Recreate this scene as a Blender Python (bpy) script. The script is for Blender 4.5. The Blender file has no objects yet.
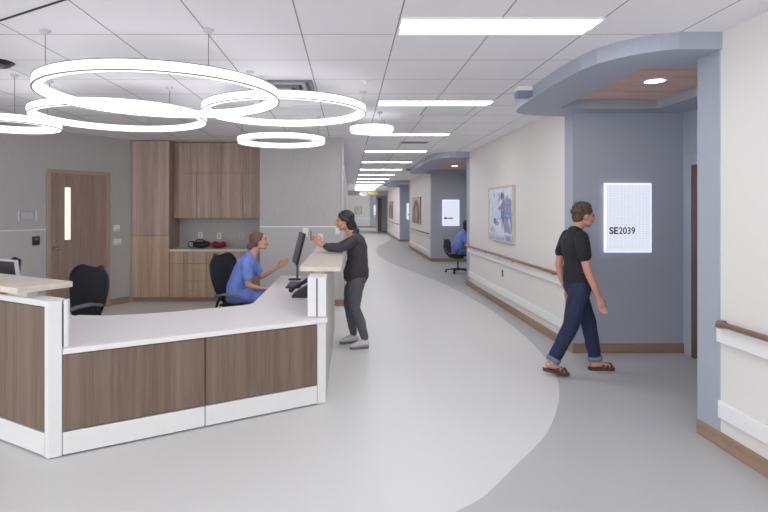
import bpy, bmesh, math, random
from mathutils import Vector, Matrix, noise
random.seed(7)
C = bpy.context.scene.collection
PI = math.pi
CEIL = 2.785

# ------------------------------------------------------------------ materials
def lin(c):
    r = []
    for v in c:
        v /= 255.0
        r.append(v / 12.92 if v <= .04045 else ((v + .055) / 1.055) ** 2.4)
    return (r[0], r[1], r[2], 1)

def newmat(name):
    m = bpy.data.materials.new(name); m.use_nodes = True
    return m, m.node_tree, m.node_tree.nodes['Principled BSDF']

def mix_rgb(nt, fac, a, b):
    n = nt.nodes.new('ShaderNodeMix'); n.data_type = 'RGBA'
    if hasattr(fac, 'links'): nt.links.new(fac, n.inputs[0])
    else: n.inputs[0].default_value = fac
    for v, i in ((a, 6), (b, 7)):
        if hasattr(v, 'links'): nt.links.new(v, n.inputs[i])
        else: n.inputs[i].default_value = v
    return n.outputs[2]

def coords(nt, scale):
    tc = nt.nodes.new('ShaderNodeTexCoord'); mp = nt.nodes.new('ShaderNodeMapping')
    mp.inputs['Scale'].default_value = scale
    nt.links.new(tc.outputs['Object'], mp.inputs[0])
    return mp.outputs[0]

def noise_n(nt, vec, scale=1, detail=3):
    n = nt.nodes.new('ShaderNodeTexNoise'); n.inputs['Scale'].default_value = scale
    n.inputs['Detail'].default_value = detail
    nt.links.new(vec, n.inputs['Vector'])
    return n.outputs['Fac']

def ramp(nt, fac, p0, p1):
    r = nt.nodes.new('ShaderNodeMapRange'); nt.links.new(fac, r.inputs[0])
    r.inputs[1].default_value = p0; r.inputs[2].default_value = p1
    return r.outputs[0]

def plain(name, c, rough=.5, var=.04, scale=(30, 30, 30), metal=0, spec=.5, bump=0):
    m, nt, b = newmat(name)
    f = noise_n(nt, coords(nt, scale))
    c0 = lin(c); dk = tuple(x * (1 - var) for x in c0[:3]) + (1,); lt = tuple(min(1, x * (1 + var)) for x in c0[:3]) + (1,)
    nt.links.new(mix_rgb(nt, ramp(nt, f, .3, .7), dk, lt), b.inputs['Base Color'])
    b.inputs['Roughness'].default_value = rough; b.inputs['Metallic'].default_value = metal
    b.inputs['Specular IOR Level'].default_value = spec
    if bump:
        bp = nt.nodes.new('ShaderNodeBump'); bp.inputs['Strength'].default_value = bump; bp.inputs['Distance'].default_value = .002
        nt.links.new(f, bp.inputs['Height']); nt.links.new(bp.outputs[0], b.inputs['Normal'])
    return m

def wood(name, dark, mid, light, sc=1.0, rough=.45, scale=None):
    m, nt, b = newmat(name)
    s = scale or (38 * sc, 38 * sc, .9)
    f1 = noise_n(nt, coords(nt, s), 1, 4)
    f2 = noise_n(nt, coords(nt, tuple(v * .28 for v in s)), 1, 2)
    f3 = noise_n(nt, coords(nt, tuple(v * 4 for v in s)), 1, 2)
    c = mix_rgb(nt, ramp(nt, f1, .38, .62), lin(dark), lin(mid))
    c = mix_rgb(nt, ramp(nt, f2, .42, .68), c, lin(light))
    c2 = mix_rgb(nt, ramp(nt, f3, .3, .7), lin([v * .88 for v in mid]), lin([min(255, v * 1.05) for v in light]))
    nt.links.new(mix_rgb(nt, .35, c, c2), b.inputs['Base Color'])
    b.inputs['Roughness'].default_value = rough
    return m

def emit(name, c, s, base=(240, 240, 240)):
    m, nt, b = newmat(name)
    b.inputs['Base Color'].default_value = lin(base)
    b.inputs['Emission Color'].default_value = lin(c); b.inputs['Emission Strength'].default_value = s
    return m

M = {}
M['white_wall'] = plain('white_wall', (230, 227, 224), .7, .015, (60, 60, 60), bump=.1)
M['grey_wall'] = plain('grey_fabric_wall', (190, 187, 186), .85, .05, (120, 120, 12), bump=.2)
M['grey_panel'] = plain('grey_panel', (194, 191, 191), .6, .02, (40, 40, 40))
M['blue_wall'] = plain('blue_grey_wall', (174, 180, 192), .65, .02, (60, 60, 60))
M['blue_light'] = plain('blue_grey_jamb', (170, 176, 190), .55, .015, (60, 60, 60))
M['white'] = plain('white_laminate', (232, 232, 232), .35, .01)
M['bumper'] = plain('white_bumper', (240, 240, 239), .4, .01)
M['worktop'] = plain('worktop', (243, 239, 239), .4, .03, (260, 260, 260))
M['slab'] = wood('pale_wood', (205, 194, 178), (218, 208, 194), (228, 220, 208), rough=.4, scale=(14, 2.2, 14))
M['side_panel'] = plain('side_panel', (198, 195, 193), .5, .02)
M['base_wood'] = wood('baseboard_wood', (140, 114, 94), (154, 128, 106), (166, 140, 118), rough=.5, scale=(3, 3, 60))
M['rail_wood'] = wood('rail_wood', (124, 94, 78), (140, 110, 92), (154, 124, 106), rough=.4, scale=(60, 3, 60))
M['desk_wood'] = wood('desk_wood', (96, 80, 68), (120, 100, 86), (136, 116, 102), 1.0)
M['cab_wood'] = wood('cabinet_wood', (140, 116, 103), (168, 144, 130), (192, 168, 153), 1.0)
M['cab_pale'] = wood('base_cabinet_wood', (150, 122, 100), (178, 150, 126), (198, 172, 148), 1.0)
M['door_wood'] = wood('door_wood', (142, 116, 106), (160, 134, 122), (172, 148, 136), .5)
M['dark_door'] = wood('dark_door_wood', (92, 72, 62), (104, 84, 72), (116, 94, 82), .5)
M['frame_tan'] = plain('tan_frame', (176, 156, 130), .5)
M['wood_ceiling'] = wood('wood_ceiling', (212, 172, 156), (222, 186, 170), (230, 198, 184), rough=.5, scale=(1.2, 22, 22))
M['dark'] = plain('dark_gap', (40, 38, 38), .7)
M['black'] = plain('black_plastic', (34, 35, 40), .5, .05)
M['mesh_black'] = plain('black_mesh_fabric', (40, 42, 50), .8, .15, (300, 300, 300), bump=.3)
M['grey_plastic'] = plain('grey_plastic', (104, 106, 114), .45)
M['screen'] = plain('screen', (52, 50, 54), .25)
M['metal'] = plain('brushed_metal', (170, 170, 172), .3, .03, metal=.9)
M['lightmetal'] = plain('satin_aluminium', (198, 198, 202), .45, .02)
M['plate'] = plain('white_plate', (238, 238, 238), .4, .01)
M['red'] = plain('red_fabric', (140, 26, 38), .6, .15)
M['clear'] = plain('frosted_acrylic', (220, 222, 224), .2)
M['ring_on'] = emit('ring_diffuser', (252, 252, 255), .68)
M['lens_on'] = emit('troffer_lens', (252, 252, 255), 11.0)
M['reflector_glow'] = emit('troffer_reflector_glow', (250, 250, 255), .3)  # dim emission imitates lamp spill on the troffer reflector
M['down_on'] = emit('downlight_lens', (255, 250, 244), 5.0)
M['door_glass'] = emit('lit_door_glass', (246, 240, 214), .42)
M['ring_trim'] = plain('ring_trim', (128, 128, 136), .5)
M['vent'] = plain('vent_metal', (178, 178, 186), .5)
M['vent_dark'] = plain('vent_slot', (96, 98, 112), .6)
M['tip'] = plain('far_yellow', (222, 216, 120), .5)
M['skin_a'] = plain('skin_fair', (214, 160, 138), .5, .04, (20, 20, 20))
M['skin_b'] = plain('skin_tan', (205, 148, 122), .5, .04, (20, 20, 20))
M['skin_c'] = plain('skin_walker', (206, 150, 130), .5, .04, (20, 20, 20))
M['hair_brown'] = plain('brown_hair', (112, 88, 76), .55, .3, (40, 120, 40))
M['hair_black'] = plain('black_hair', (38, 34, 36), .45, .3, (40, 120, 40))
M['hair_walk'] = plain('short_brown_hair', (84, 64, 54), .6, .4, (60, 60, 60))
M['scrub'] = plain('blue_scrubs', (122, 150, 226), .8, .12, (14, 14, 14))
M['cardigan'] = plain('charcoal_knit', (66, 64, 70), .9, .1, (60, 60, 60))
M['grey_pants'] = plain('grey_trousers', (98, 97, 104), .85, .08, (30, 30, 30))
M['tee'] = plain('black_tee', (34, 34, 40), .85, .1, (20, 20, 20))
M['jeans'] = plain('dark_jeans', (36, 44, 72), .85, .18, (30, 30, 12))
M['cuff'] = plain('jeans_cuff', (112, 124, 156), .85, .1)
M['shoe'] = plain('grey_white_shoe', (206, 206, 208), .6, .12, (40, 40, 40))
M['sole'] = plain('shoe_sole', (120, 120, 124), .7)
M['sandal'] = plain('brown_leather', (84, 56, 46), .5, .12)
M['eye'] = plain('eye_dark', (40, 30, 28), .3)
M['lips'] = plain('lips', (176, 96, 92), .5)
M['ink'] = plain('navy_ink', (46, 58, 98), .5)

def floor_mat(name, c, var=.05):
    m, nt, b = newmat(name)
    f = noise_n(nt, coords(nt, (160, 160, 160)), 1, 2); g = noise_n(nt, coords(nt, (2, 2, 2)), 1, 2)
    c0 = lin(c); a = tuple(x * (1 - var) for x in c0[:3]) + (1,); d = tuple(min(1, x * (1 + var)) for x in c0[:3]) + (1,)
    x = mix_rgb(nt, ramp(nt, f, .35, .65), a, d)
    nt.links.new(x, b.inputs['Base Color'])
    r = nt.nodes.new('ShaderNodeMapRange'); nt.links.new(g, r.inputs[0]); r.inputs[3].default_value = .36; r.inputs[4].default_value = .44
    nt.links.new(r.outputs[0], b.inputs['Roughness'])
    return m
M['floor_light'] = floor_mat('light_vinyl', (218, 218, 216), .02)
M['floor_dark'] = floor_mat('grey_vinyl', (184, 185, 186), .07)
M['floor_taupe'] = floor_mat('taupe_vinyl', (186, 180, 175), .03)

def ceiling_mat():
    m, nt, b = newmat('ceiling_tiles')
    tc = nt.nodes.new('ShaderNodeTexCoord'); sp = nt.nodes.new('ShaderNodeSeparateXYZ')
    nt.links.new(tc.outputs['Object'], sp.inputs[0])
    outs = []
    for i, off in ((0, .315), (1, 3.669)):
        s = nt.nodes.new('ShaderNodeMath'); s.operation = 'SUBTRACT'; s.inputs[1].default_value = off; nt.links.new(sp.outputs[i], s.inputs[0])
        d = nt.nodes.new('ShaderNodeMath'); d.operation = 'DIVIDE'; d.inputs[1].default_value = .635; nt.links.new(s.outputs[0], d.inputs[0])
        a = nt.nodes.new('ShaderNodeMath'); a.operation = 'ADD'; a.inputs[1].default_value = .5; nt.links.new(d.outputs[0], a.inputs[0])
        f = nt.nodes.new('ShaderNodeMath'); f.operation = 'FRACT'; nt.links.new(a.outputs[0], f.inputs[0])
        g = nt.nodes.new('ShaderNodeMath'); g.operation = 'SUBTRACT'; g.inputs[1].default_value = .5; nt.links.new(f.outputs[0], g.inputs[0])
        h = nt.nodes.new('ShaderNodeMath'); h.operation = 'ABSOLUTE'; nt.links.new(g.outputs[0], h.inputs[0])
        l = nt.nodes.new('ShaderNodeMath'); l.operation = 'LESS_THAN'; l.inputs[1].default_value = .0075; nt.links.new(h.outputs[0], l.inputs[0])
        outs.append(l.outputs[0])
    mx = nt.nodes.new('ShaderNodeMath'); mx.operation = 'MAXIMUM'; nt.links.new(outs[0], mx.inputs[0]); nt.links.new(outs[1], mx.inputs[1])
    t = noise_n(nt, coords(nt, (90, 90, 90)), 1, 2)
    base = mix_rgb(nt, t, lin((237, 236, 240)), lin((243, 242, 246)))
    nt.links.new(mix_rgb(nt, mx.outputs[0], base, lin((150, 147, 152))), b.inputs['Base Color'])
    b.inputs['Roughness'].default_value = .85
    return m
M['ceiling'] = ceiling_mat()

def sign_mat():
    m, nt, b = newmat('backlit_sign_face')
    br = nt.nodes.new('ShaderNodeTexBrick'); tc = nt.nodes.new('ShaderNodeTexCoord')
    mp = nt.nodes.new('ShaderNodeMapping'); mp.inputs['Rotation'].default_value = (PI / 2, 0, 0)
    nt.links.new(tc.outputs['Object'], mp.inputs[0]); nt.links.new(mp.outputs[0], br.inputs['Vector'])
    br.inputs['Scale'].default_value = 1; br.inputs['Brick Width'].default_value = .04; br.inputs['Row Height'].default_value = .026
    br.inputs['Mortar Size'].default_value = .0022; br.offset = 0.0
    br.inputs['Color1'].default_value = lin((236, 240, 252)); br.inputs['Color2'].default_value = lin((230, 236, 250)); br.inputs['Mortar'].default_value = lin((206, 212, 238))
    nt.links.new(br.outputs['Color'], b.inputs['Emission Color']); b.inputs['Emission Strength'].default_value = .44
    b.inputs['Base Color'].default_value = (.05, .05, .05, 1)
    return m
M['sign'] = sign_mat()
M['sign_edge'] = emit('sign_glow_edge', (200, 203, 246), .5)

# ------------------------------------------------------------------ mesh builder
class MB:
    def __init__(s): s.v = []; s.f = []; s.mi = []; s.cur = 0
    def add(s, vs, fs):
        o = len(s.v); s.v += [Vector(v) for v in vs]
        for f in fs: s.f.append([i + o for i in f]); s.mi.append(s.cur)
        return s
    def box(s, x0, x1, y0, y1, z0, z1):
        return s.add([(x0,y0,z0),(x1,y0,z0),(x1,y1,z0),(x0,y1,z0),(x0,y0,z1),(x1,y0,z1),(x1,y1,z1),(x0,y1,z1)],
            [(0,3,2,1),(4,5,6,7),(0,1,5,4),(1,2,6,5),(2,3,7,6),(3,0,4,7)])
    def prism(s, poly, z0, z1):
        n = len(poly)
        a = sum(poly[i][0]*poly[(i+1)%n][1]-poly[(i+1)%n][0]*poly[i][1] for i in range(n))
        if a < 0: poly = poly[::-1]
        vs = [(p[0],p[1],z0) for p in poly] + [(p[0],p[1],z1) for p in poly]
        fs = [tuple(range(n-1,-1,-1)), tuple(range(n,2*n))] + [(i,(i+1)%n,n+(i+1)%n,n+i) for i in range(n)]
        return s.add(vs, fs)
    def tube(s, pts, rad, side=None, n=14, cap=True):
        """closed tube with elliptical section; rad = list of r or (a along side, b across)"""
        pts = [Vector(p) for p in pts]; rr = [(r, r) if not isinstance(r, tuple) else r for r in rad]
        if cap:
            a = (pts[0]-pts[1]).normalized(); b = (pts[-1]-pts[-2]).normalized()
            ra = min(rr[0]); rb = min(rr[-1])
            pts = [pts[0]+a*ra*.85, pts[0]+a*ra*.5] + pts + [pts[-1]+b*rb*.5, pts[-1]+b*rb*.85]
            q0 = rr[0]; q1 = rr[-1]
            rr = [(q0[0]*.45,q0[1]*.45),(q0[0]*.85,q0[1]*.85)] + rr + [(q1[0]*.85,q1[1]*.85),(q1[0]*.45,q1[1]*.45)]
        vs = []; N = len(pts); prev = None
        for i, p in enumerate(pts):
            t = (pts[min(i+1,N-1)]-pts[max(i-1,0)]).normalized()
            sd = Vector(side) if side is not None else (prev if prev is not None else (Vector((0,0,1)) if abs(t.z)<.9 else Vector((0,1,0))))
            u = sd - t*sd.dot(t)
            if u.length < 1e-4: u = t.orthogonal()
            u.normalize(); w = t.cross(u)
            if side is None: prev = u
            for k in range(n):
                an = 2*PI*k/n
                vs.append(p + u*math.cos(an)*rr[i][0] + w*math.sin(an)*rr[i][1])
        fs = [tuple(range(n-1,-1,-1)), tuple((N-1)*n+k for k in range(n))]
        for i in range(N-1):
            for k in range(n):
                fs.append((i*n+k, i*n+(k+1)%n, (i+1)*n+(k+1)%n, (i+1)*n+k))
        return s.add(vs, fs)
    def ell(s, c, r, mat=None, n=14, m=10):
        c = Vector(c); vs = [Vector((0,0,-1))]
        for j in range(1, m):
            ph = -PI/2 + PI*j/m
            for k in range(n):
                an = 2*PI*k/n; vs.append(Vector((math.cos(ph)*math.cos(an), math.cos(ph)*math.sin(an), math.sin(ph))))
        vs.append(Vector((0,0,1)))
        out = []
        for v in vs:
            q = Vector((v.x*r[0], v.y*r[1], v.z*r[2]))
            if mat is not None: q = mat @ q
            out.append(q + c)
        fs = []
        for k in range(n):
            fs.append((0, 1+(k+1)%n, 1+k)); L = 1+(m-2)*n
            fs.append((len(vs)-1, L+k, L+(k+1)%n))
        for j in range(m-2):
            for k in range(n):
                a = 1+j*n; fs.append((a+k, a+(k+1)%n, a+n+(k+1)%n, a+n+k))
        return s.add(out, fs)
    def lathe(s, prof, c=(0,0,0), n=32):
        vs = []; P = len(prof)
        for k in range(n):
            an = 2*PI*k/n
            for r, z in prof: vs.append((c[0]+r*math.cos(an), c[1]+r*math.sin(an), c[2]+z))
        fs = []
        for k in range(n):
            for i in range(P):
                j = (i+1) % P; k2 = (k+1) % n
                fs.append((k*P+i, k2*P+i, k2*P+j, k*P+j))
        return s.add(vs, fs)
    def xf(s, mat):
        s.v = [mat @ v for v in s.v]; return s
    def build(s, name, mat, parent=None, bevel=0, smooth=False, remesh=0, it=2, loc=None, wr=0):
        me = bpy.data.meshes.new(name); me.from_pydata([tuple(v) for v in s.v], [], s.f)
        for x in (mat if isinstance(mat, (list, tuple)) else [mat]): me.materials.append(x)
        for p, i in zip(me.polygons, s.mi): p.material_index = i
        me.update()
        o = bpy.data.objects.new(name, me); C.objects.link(o)
        if parent: o.parent = parent
        if loc: o.location = loc
        if bevel:
            md = o.modifiers.new('b', 'BEVEL'); md.width = bevel; md.segments = 2; md.limit_method = 'ANGLE'
        if remesh:
            md = o.modifiers.new('r', 'REMESH'); md.mode = 'VOXEL'; md.voxel_size = remesh; md.use_smooth_shade = True
            ms = o.modifiers.new('s', 'SMOOTH'); ms.iterations = it; ms.factor = .5
            dg = bpy.context.evaluated_depsgraph_get(); dg.update()
            m2 = bpy.data.meshes.new_from_object(o.evaluated_get(dg)); o.modifiers.clear()
            o.data = m2; m2.name = name
            if not m2.materials: m2.materials.append(mat)
            if wr:      # cloth folds
                ns = [v.normal.copy() for v in m2.vertices]
                for v, nn in zip(m2.vertices, ns):
                    q = v.co; f = noise.noise(Vector((q.x*13+q.z*6, q.y*13, q.z*9-q.x*7)))+.5*noise.noise(Vector((q.x*30, q.y*30, q.z*24)))
                    v.co = q+nn*(f*wr)
            smooth = True
        if smooth: o.data.shade_smooth()
        return o

def tag(o, label=None, cat=None, group=None, kind=None):
    if label: o['label'] = label
    if cat: o['category'] = cat
    if group: o['group'] = group
    if kind: o['kind'] = kind
    return o
def empty(name, loc=(0,0,0), rz=0, label=None, cat=None, group=None, kind=None):
    o = bpy.data.objects.new(name, None); C.objects.link(o); o.location = loc; o.rotation_euler = (0,0,rz)
    o.empty_display_size = .1
    return tag(o, label, cat, group, kind)
def S(o, label=None, cat=None):
    o['kind'] = 'structure'
    if label: o['label'] = label
    if cat: o['category'] = cat
    return o
def copy_tree(o, parent=None):
    c = o.copy(); C.objects.link(c)
    if parent: c.parent = parent
    for ch in list(o.children): copy_tree(ch, c)
    return c

# ------------------------------------------------------------------ camera
cam = bpy.data.cameras.new('camera'); co = bpy.data.objects.new('camera', cam); C.objects.link(co)
co.location = (0, 0, 1.6); co.rotation_euler = (PI/2, 0, 0)
cam.sensor_width = 36; cam.lens = 36*541/768; cam.shift_x = 35/768; cam.shift_y = -47/768
cam.clip_end = 200; cam.clip_start = .05
bpy.context.scene.camera = co

# ------------------------------------------------------------------ floor (light path with a curved edge, grey border)
P = [(-6,-3.2),(1.0,-1.2),(2.0,-.35),(2.5,.2),(2.857,.563),(2.99,.73),(3.375,1.04),(3.8,1.37),(4.22,1.61),(4.68,1.82),(5.246,2.0),(6.21,2.16),(7.25,2.23),(8.46,2.25),(10.18,2.16),
     (11.73,2.0),(13.5,1.68),(15.3,1.35),(17.5,1.08),(19.7,1.02),(22.8,1.2),(25.7,1.74),(29,2.2),(33,2.3),(40,2.2),(50,2.2)]
def curve(y):
    for i in range(len(P)-1):
        if P[i][0] <= y <= P[i+1][0]:
            y0,x0 = P[i]; y1,x1 = P[i+1]
            m0 = (P[i+1][1]-P[i-1][1])/(P[i+1][0]-P[i-1][0]) if i > 0 else (x1-x0)/(y1-y0)
            m1 = (P[i+2][1]-P[i][1])/(P[i+2][0]-P[i][0]) if i+2 < len(P) else (x1-x0)/(y1-y0)
            h = y1-y0; t = (y-y0)/h
            return (2*t**3-3*t**2+1)*x0+(t**3-2*t**2+t)*h*m0+(-2*t**3+3*t**2)*x1+(t**3-t**2)*h*m1
    return P[-1][1]
fb = MB()
ys = []; y = -6.0
while y < 50: ys.append(y); y += .06 if y < 8 else (.15 if y < 26 else .6)
ys.append(50.0)
for a, b in zip(ys, ys[1:]):
    ca, cb = curve(a), curve(b)
    fb.cur = 0; fb.add([(-8.5,a,0),(ca,a,0),(cb,b,0),(-8.5,b,0)], [(0,1,2,3)])
    fb.cur = 1; fb.add([(ca,a,0),(7.5,a,0),(7.5,b,0),(cb,b,0)], [(0,1,2,3)])
S(fb.build('floor', [M['floor_light'], M['floor_dark']]), 'light grey vinyl floor with a darker grey curved border along the right', 'floor')

cb_ = MB(); cb_.box(-8.5, 7.5, -6, 50, CEIL, CEIL+.12)
S(cb_.build('ceiling', M['ceiling']), 'white suspended ceiling of square tiles', 'ceiling')

# ------------------------------------------------------------------ walls
def wall_block(name, x0, x1, y0, y1, front, side, label, z1=CEIL):
    """box whose faces towards the camera get `front`, faces along the corridor get `side`"""
    b = MB(); b.box(x0, x1, y0, y1, 0, z1)
    b.mi = [0, 0, 1, 0, 1, 0]
    return S(b.build(name, [side, front]), label, 'wall')
wall_block('wall_right', 2.5, 3.9, -6, 3.87, M['blue_wall'], M['white_wall'], 'off-white corridor wall nearest the camera on the right')
wall_block('wall_right_middle', 2.5, 6.5, 6.02, 11.46, M['blue_wall'], M['white_wall'], 'off-white corridor wall carrying the large blue picture')
wall_block('wall_right_second', 2.5, 6.5, 16.4, 22.4, M['blue_wall'], M['white_wall'], 'off-white corridor wall between the second and third alcoves')
wall_block('wall_right_third', 2.5, 6.5, 26.5, 35.2, M['blue_wall'], M['white_wall'], 'off-white corridor wall beyond the third alcove')
wall_block('wall_right_far', 1.98, 6.5, 37.0, 40, M['blue_wall'], M['white_wall'], 'blue-grey wall closing the fourth alcove far away')
wall_block('wall_alcove_side', 3.72, 3.9, 3.87, 6.02, M['blue_wall'], M['blue_wall'], 'blue-grey side wall of the near alcove with the door')
wall_block('wall_alcove_side_second', 5.6, 5.8, 11.46, 16.4, M['blue_wall'], M['blue_wall'], 'blue-grey side wall of the second alcove')
wall_block('wall_alcove_side_third', 3.72, 3.9, 22.4, 26.5, M['blue_wall'], M['blue_wall'], 'blue-grey side wall of the third alcove')
wall_block('wall_alcove_side_fourth', 3.72, 3.9, 35.2, 37, M['blue_wall'], M['blue_wall'], 'blue-grey side wall of the fourth alcove')
wall_block('wall_far', -8.0, 6.5, 47, 47.2, M['white_wall'], M['white_wall'], 'off-white wall closing the corridor at its far end')
fbm = MB(); fbm.box(1.86, 2.34, 46.95, 47, 0, CEIL)
S(fbm.build('wall_far_panel', M['blue_wall']), 'blue-grey stretch of the far end wall', 'wall')
wall_block('wall_back', -1.47, -.1, 8.93, 26, M['grey_wall'], M['grey_panel'], 'grey textured wall behind the nurse station')
wall_block('wall_back_niche', -4.6, -1.47, 9.88, 10.05, M['grey_wall'], M['grey_wall'], 'dark grey wall at the back of the cabinet niche')
wall_block('wall_corridor_left', -.3, -.1, 28, 47, M['white_wall'], M['white_wall'], 'off-white left wall of the far corridor')
# angled door wall: local x runs from the cabinet corner towards the near left
AX = math.atan2(-.866, -.5)
W0 = Vector((-3.765, 9.30, 0))
def wl(t, off=0, z=0):      # point on the door wall, off = into the room
    return Vector((W0.x-.5*t+.866*off, W0.y-.866*t-.5*off, z))
WM = Matrix.Translation(W0) @ Matrix.Rotation(AX, 4, 'Z')       # local +y points into the room
b = MB(); b.box(-.9, 8.4, -.15, 0, 0, CEIL); b.xf(WM)
S(b.build('wall_left', M['grey_wall']), 'grey textured angled wall with the wooden door on the left', 'wall')
# lower panel and its rail left of the door
DT0, DT1 = .405, 1.464      # door frame along the wall
b = MB(); b.box(DT1+.005, 8.3, 0, .008, .11, 1.29); b.xf(WM)
S(b.build('trim_1', M['grey_panel']), 'pale grey wall protection panel left of the wooden door', 'trim')
b = MB(); b.box(DT1+.005, 8.3, 0, .014, 1.29, 1.303); b.xf(WM)
S(b.build('trim_2', M['plate']), 'thin white strip topping the wall panel left of the door', 'trim')
b = MB(); b.box(-1.47, -.1, 8.918, 8.93, 1.30, 1.318)
S(b.build('trim_3', M['plate']), 'thin white strip across the grey back wall', 'trim')
b = MB(); b.box(-1.47, -.1, 8.924, 8.93, .11, 1.30)
S(b.build('trim_4', M['grey_panel']), 'pale grey protection panel under the strip on the back wall', 'trim')
b = MB(); b.box(-.12, -.094, 8.912, 8.99, .11, CEIL)
S(b.build('trim_5', M['lightmetal']), 'pale corner guard at the end of the grey back wall', 'trim')
# baseboards
def bb(name, x0, x1, y0, y1, label, h=.105):
    b = MB(); b.box(x0, x1, y0, y1, 0, h); S(b.build(name, M['base_wood'], bevel=.004), label, 'baseboard')
bb('baseboard_right', 2.483, 2.5, -6, 3.87, 'brown baseboard along the near right wall')
bb('baseboard_right_middle', 2.483, 2.5, 6.02, 11.46, 'brown baseboard under the handrails of the middle wall')
bb('baseboard_right_second', 2.483, 2.5, 16.4, 22.4, 'brown baseboard under the wall between second and third alcoves')
bb('baseboard_right_third', 2.483, 2.5, 26.5, 35.2, 'brown baseboard under the wall beyond the third alcove')
bb('baseboard_alcove', 2.483, 3.72, 6.003, 6.02, 'brown baseboard under the lit room sign of the near alcove')
bb('baseboard_alcove_second', 2.483, 5.6, 16.383, 16.4, 'brown baseboard at the back of the second alcove')
bb('baseboard_alcove_third', 2.483, 3.72, 26.483, 26.5, 'brown baseboard at the back of the third alcove')
bb('baseboard_alcove_fourth', 1.98, 3.72, 36.98, 37, 'brown baseboard at the fourth alcove')
bb('baseboard_far', -.1, 2.6, 46.92, 46.95, 'brown baseboard of the far end wall')
bb('baseboard_back', -1.47, -.083, 8.905, 8.93, 'brown baseboard along the grey back wall')
bb('baseboard_corridor', -.1, -.083, 8.93, 26, 'brown baseboard along the corridor side of the grey wall')
b = MB(); b.box(0.02, DT0-.005, 0, .017, 0, .105); b.xf(WM); S(b.build('baseboard_left', M['base_wood']), 'short brown baseboard between door and cabinets', 'baseboard')
b = MB(); b.box(DT1+.005, 8.3, 0, .02, 0, .105); b.xf(WM); S(b.build('baseboard_left_long', M['base_wood']), 'brown baseboard left of the wooden door', 'baseboard')
# blue-grey jamb strips beside the alcoves
n = 5
for nm, (y0, y1) in {'first near': (3.64, 3.87), 'first far': (6.02, 6.25), 'second near': (11.23, 11.46), 'second far': (16.4, 16.55), 'third near': (22.17, 22.4), 'third far': (26.5, 26.7), 'fourth near': (35.0, 35.2)}.items():
    n += 1
    b = MB(); b.box(2.492, 2.5, y0, y1, .105, CEIL)
    S(b.build('trim_%d' % n, M['blue_light']), 'blue-grey painted strip at the %s edge of an alcove' % nm, 'trim')
b = MB(); b.box(2.83, 3.4, 6.016, 6.02, .753, .757); S(b.build('trim_20', M['blue_light']), 'thin seam across the alcove wall below the lit sign', 'trim')

# ------------------------------------------------------------------ doors
d = empty('door_1', W0, AX, 'brown wooden door with tall narrow glass strip in tan frame', 'door', kind='structure')
w0, w1, H = DT0, DT1, 2.2
b = MB(); b.box(w0, w0+.06, .0, .03, 0, H); b.box(w1-.06, w1, .0, .03, 0, H); b.box(w0+.06, w1-.06, 0, .03, H-.06, H)
b.build('door_frame', M['frame_tan'], d, bevel=.004)
b = MB(); b.box(w0+.06, w1-.06, 0.002, .018, .005, H-.06); b.build('door_leaf', M['door_wood'], d)
lx = w0 + (w1-w0)*.66
# lite sits towards the latch (left) side
tl = 1.14
b = MB(); b.box(tl-.045, tl+.045, .018, .022, 1.13, 1.93); b.build('vision_panel', M['door_glass'], d)
b = MB(); b.tube([(w1-.12, .02, 1.0), (w1-.12, .055, 1.0)], [.028, .02], n=16, cap=False)
b.tube([(w1-.12, .055, 1.0), (w1-.16, .06, 1.0), (w1-.26, .058, .995)], [.011, .011, .009], n=10)
b.build('lever_handle', M['metal'], d, smooth=True)
b = MB(); b.tube([(w1-.12, .02, 1.12), (w1-.12, .035, 1.12)], [.024, .022], n=16, cap=False); b.build('lock', M['metal'], d, smooth=True)

d = empty('door_2', (3.72, 4.68, 0), 0, 'dark wooden door in grey frame on the near alcove side wall', 'door', kind='structure')
b = MB(); b.box(-.03, 0, 1.17, 1.27, 0, 2.2); b.box(-.03, 0, .0, .1, 0, 2.2); b.box(-.03, 0, .1, 1.17, 2.1, 2.2)
b.build('door_frame', M['blue_light'], d, bevel=.006)
b = MB(); b.box(-.04, -.0, 1.145, 1.17, 0, 2.1); b.box(-.04,-.0,.1,.125,0,2.1); b.box(-.04,-.0,.125,1.145,2.075,2.1); b.build('door_stop', M['blue_light'], d)
b = MB(); b.box(-.034, -.004, .127, 1.143, .005, 2.073); b.build('door_leaf', M['dark_door'], d)
b = MB(); b.tube([(-.034,.25,1.0),(-.08,.25,1.0)],[.02,.014],n=12,cap=False); b.tube([(-.08,.25,1),(-.082,.37,1)],[.01,.009],n=8); b.build('lever_handle', M['metal'], d)

d = empty('door_3', (1.98, 37, 0), 0, 'brown door frame edge at the far fourth alcove', 'door', kind='structure')
b = MB(); b.box(-.02, .24, -.05, -.0, .11, 2.35); b.build('door_leaf', M['dark_door'], d)
b = MB(); b.box(-.14, -.02, -.05, .05, 0, 2.4); b.build('door_frame', M['white_wall'], d)

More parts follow.
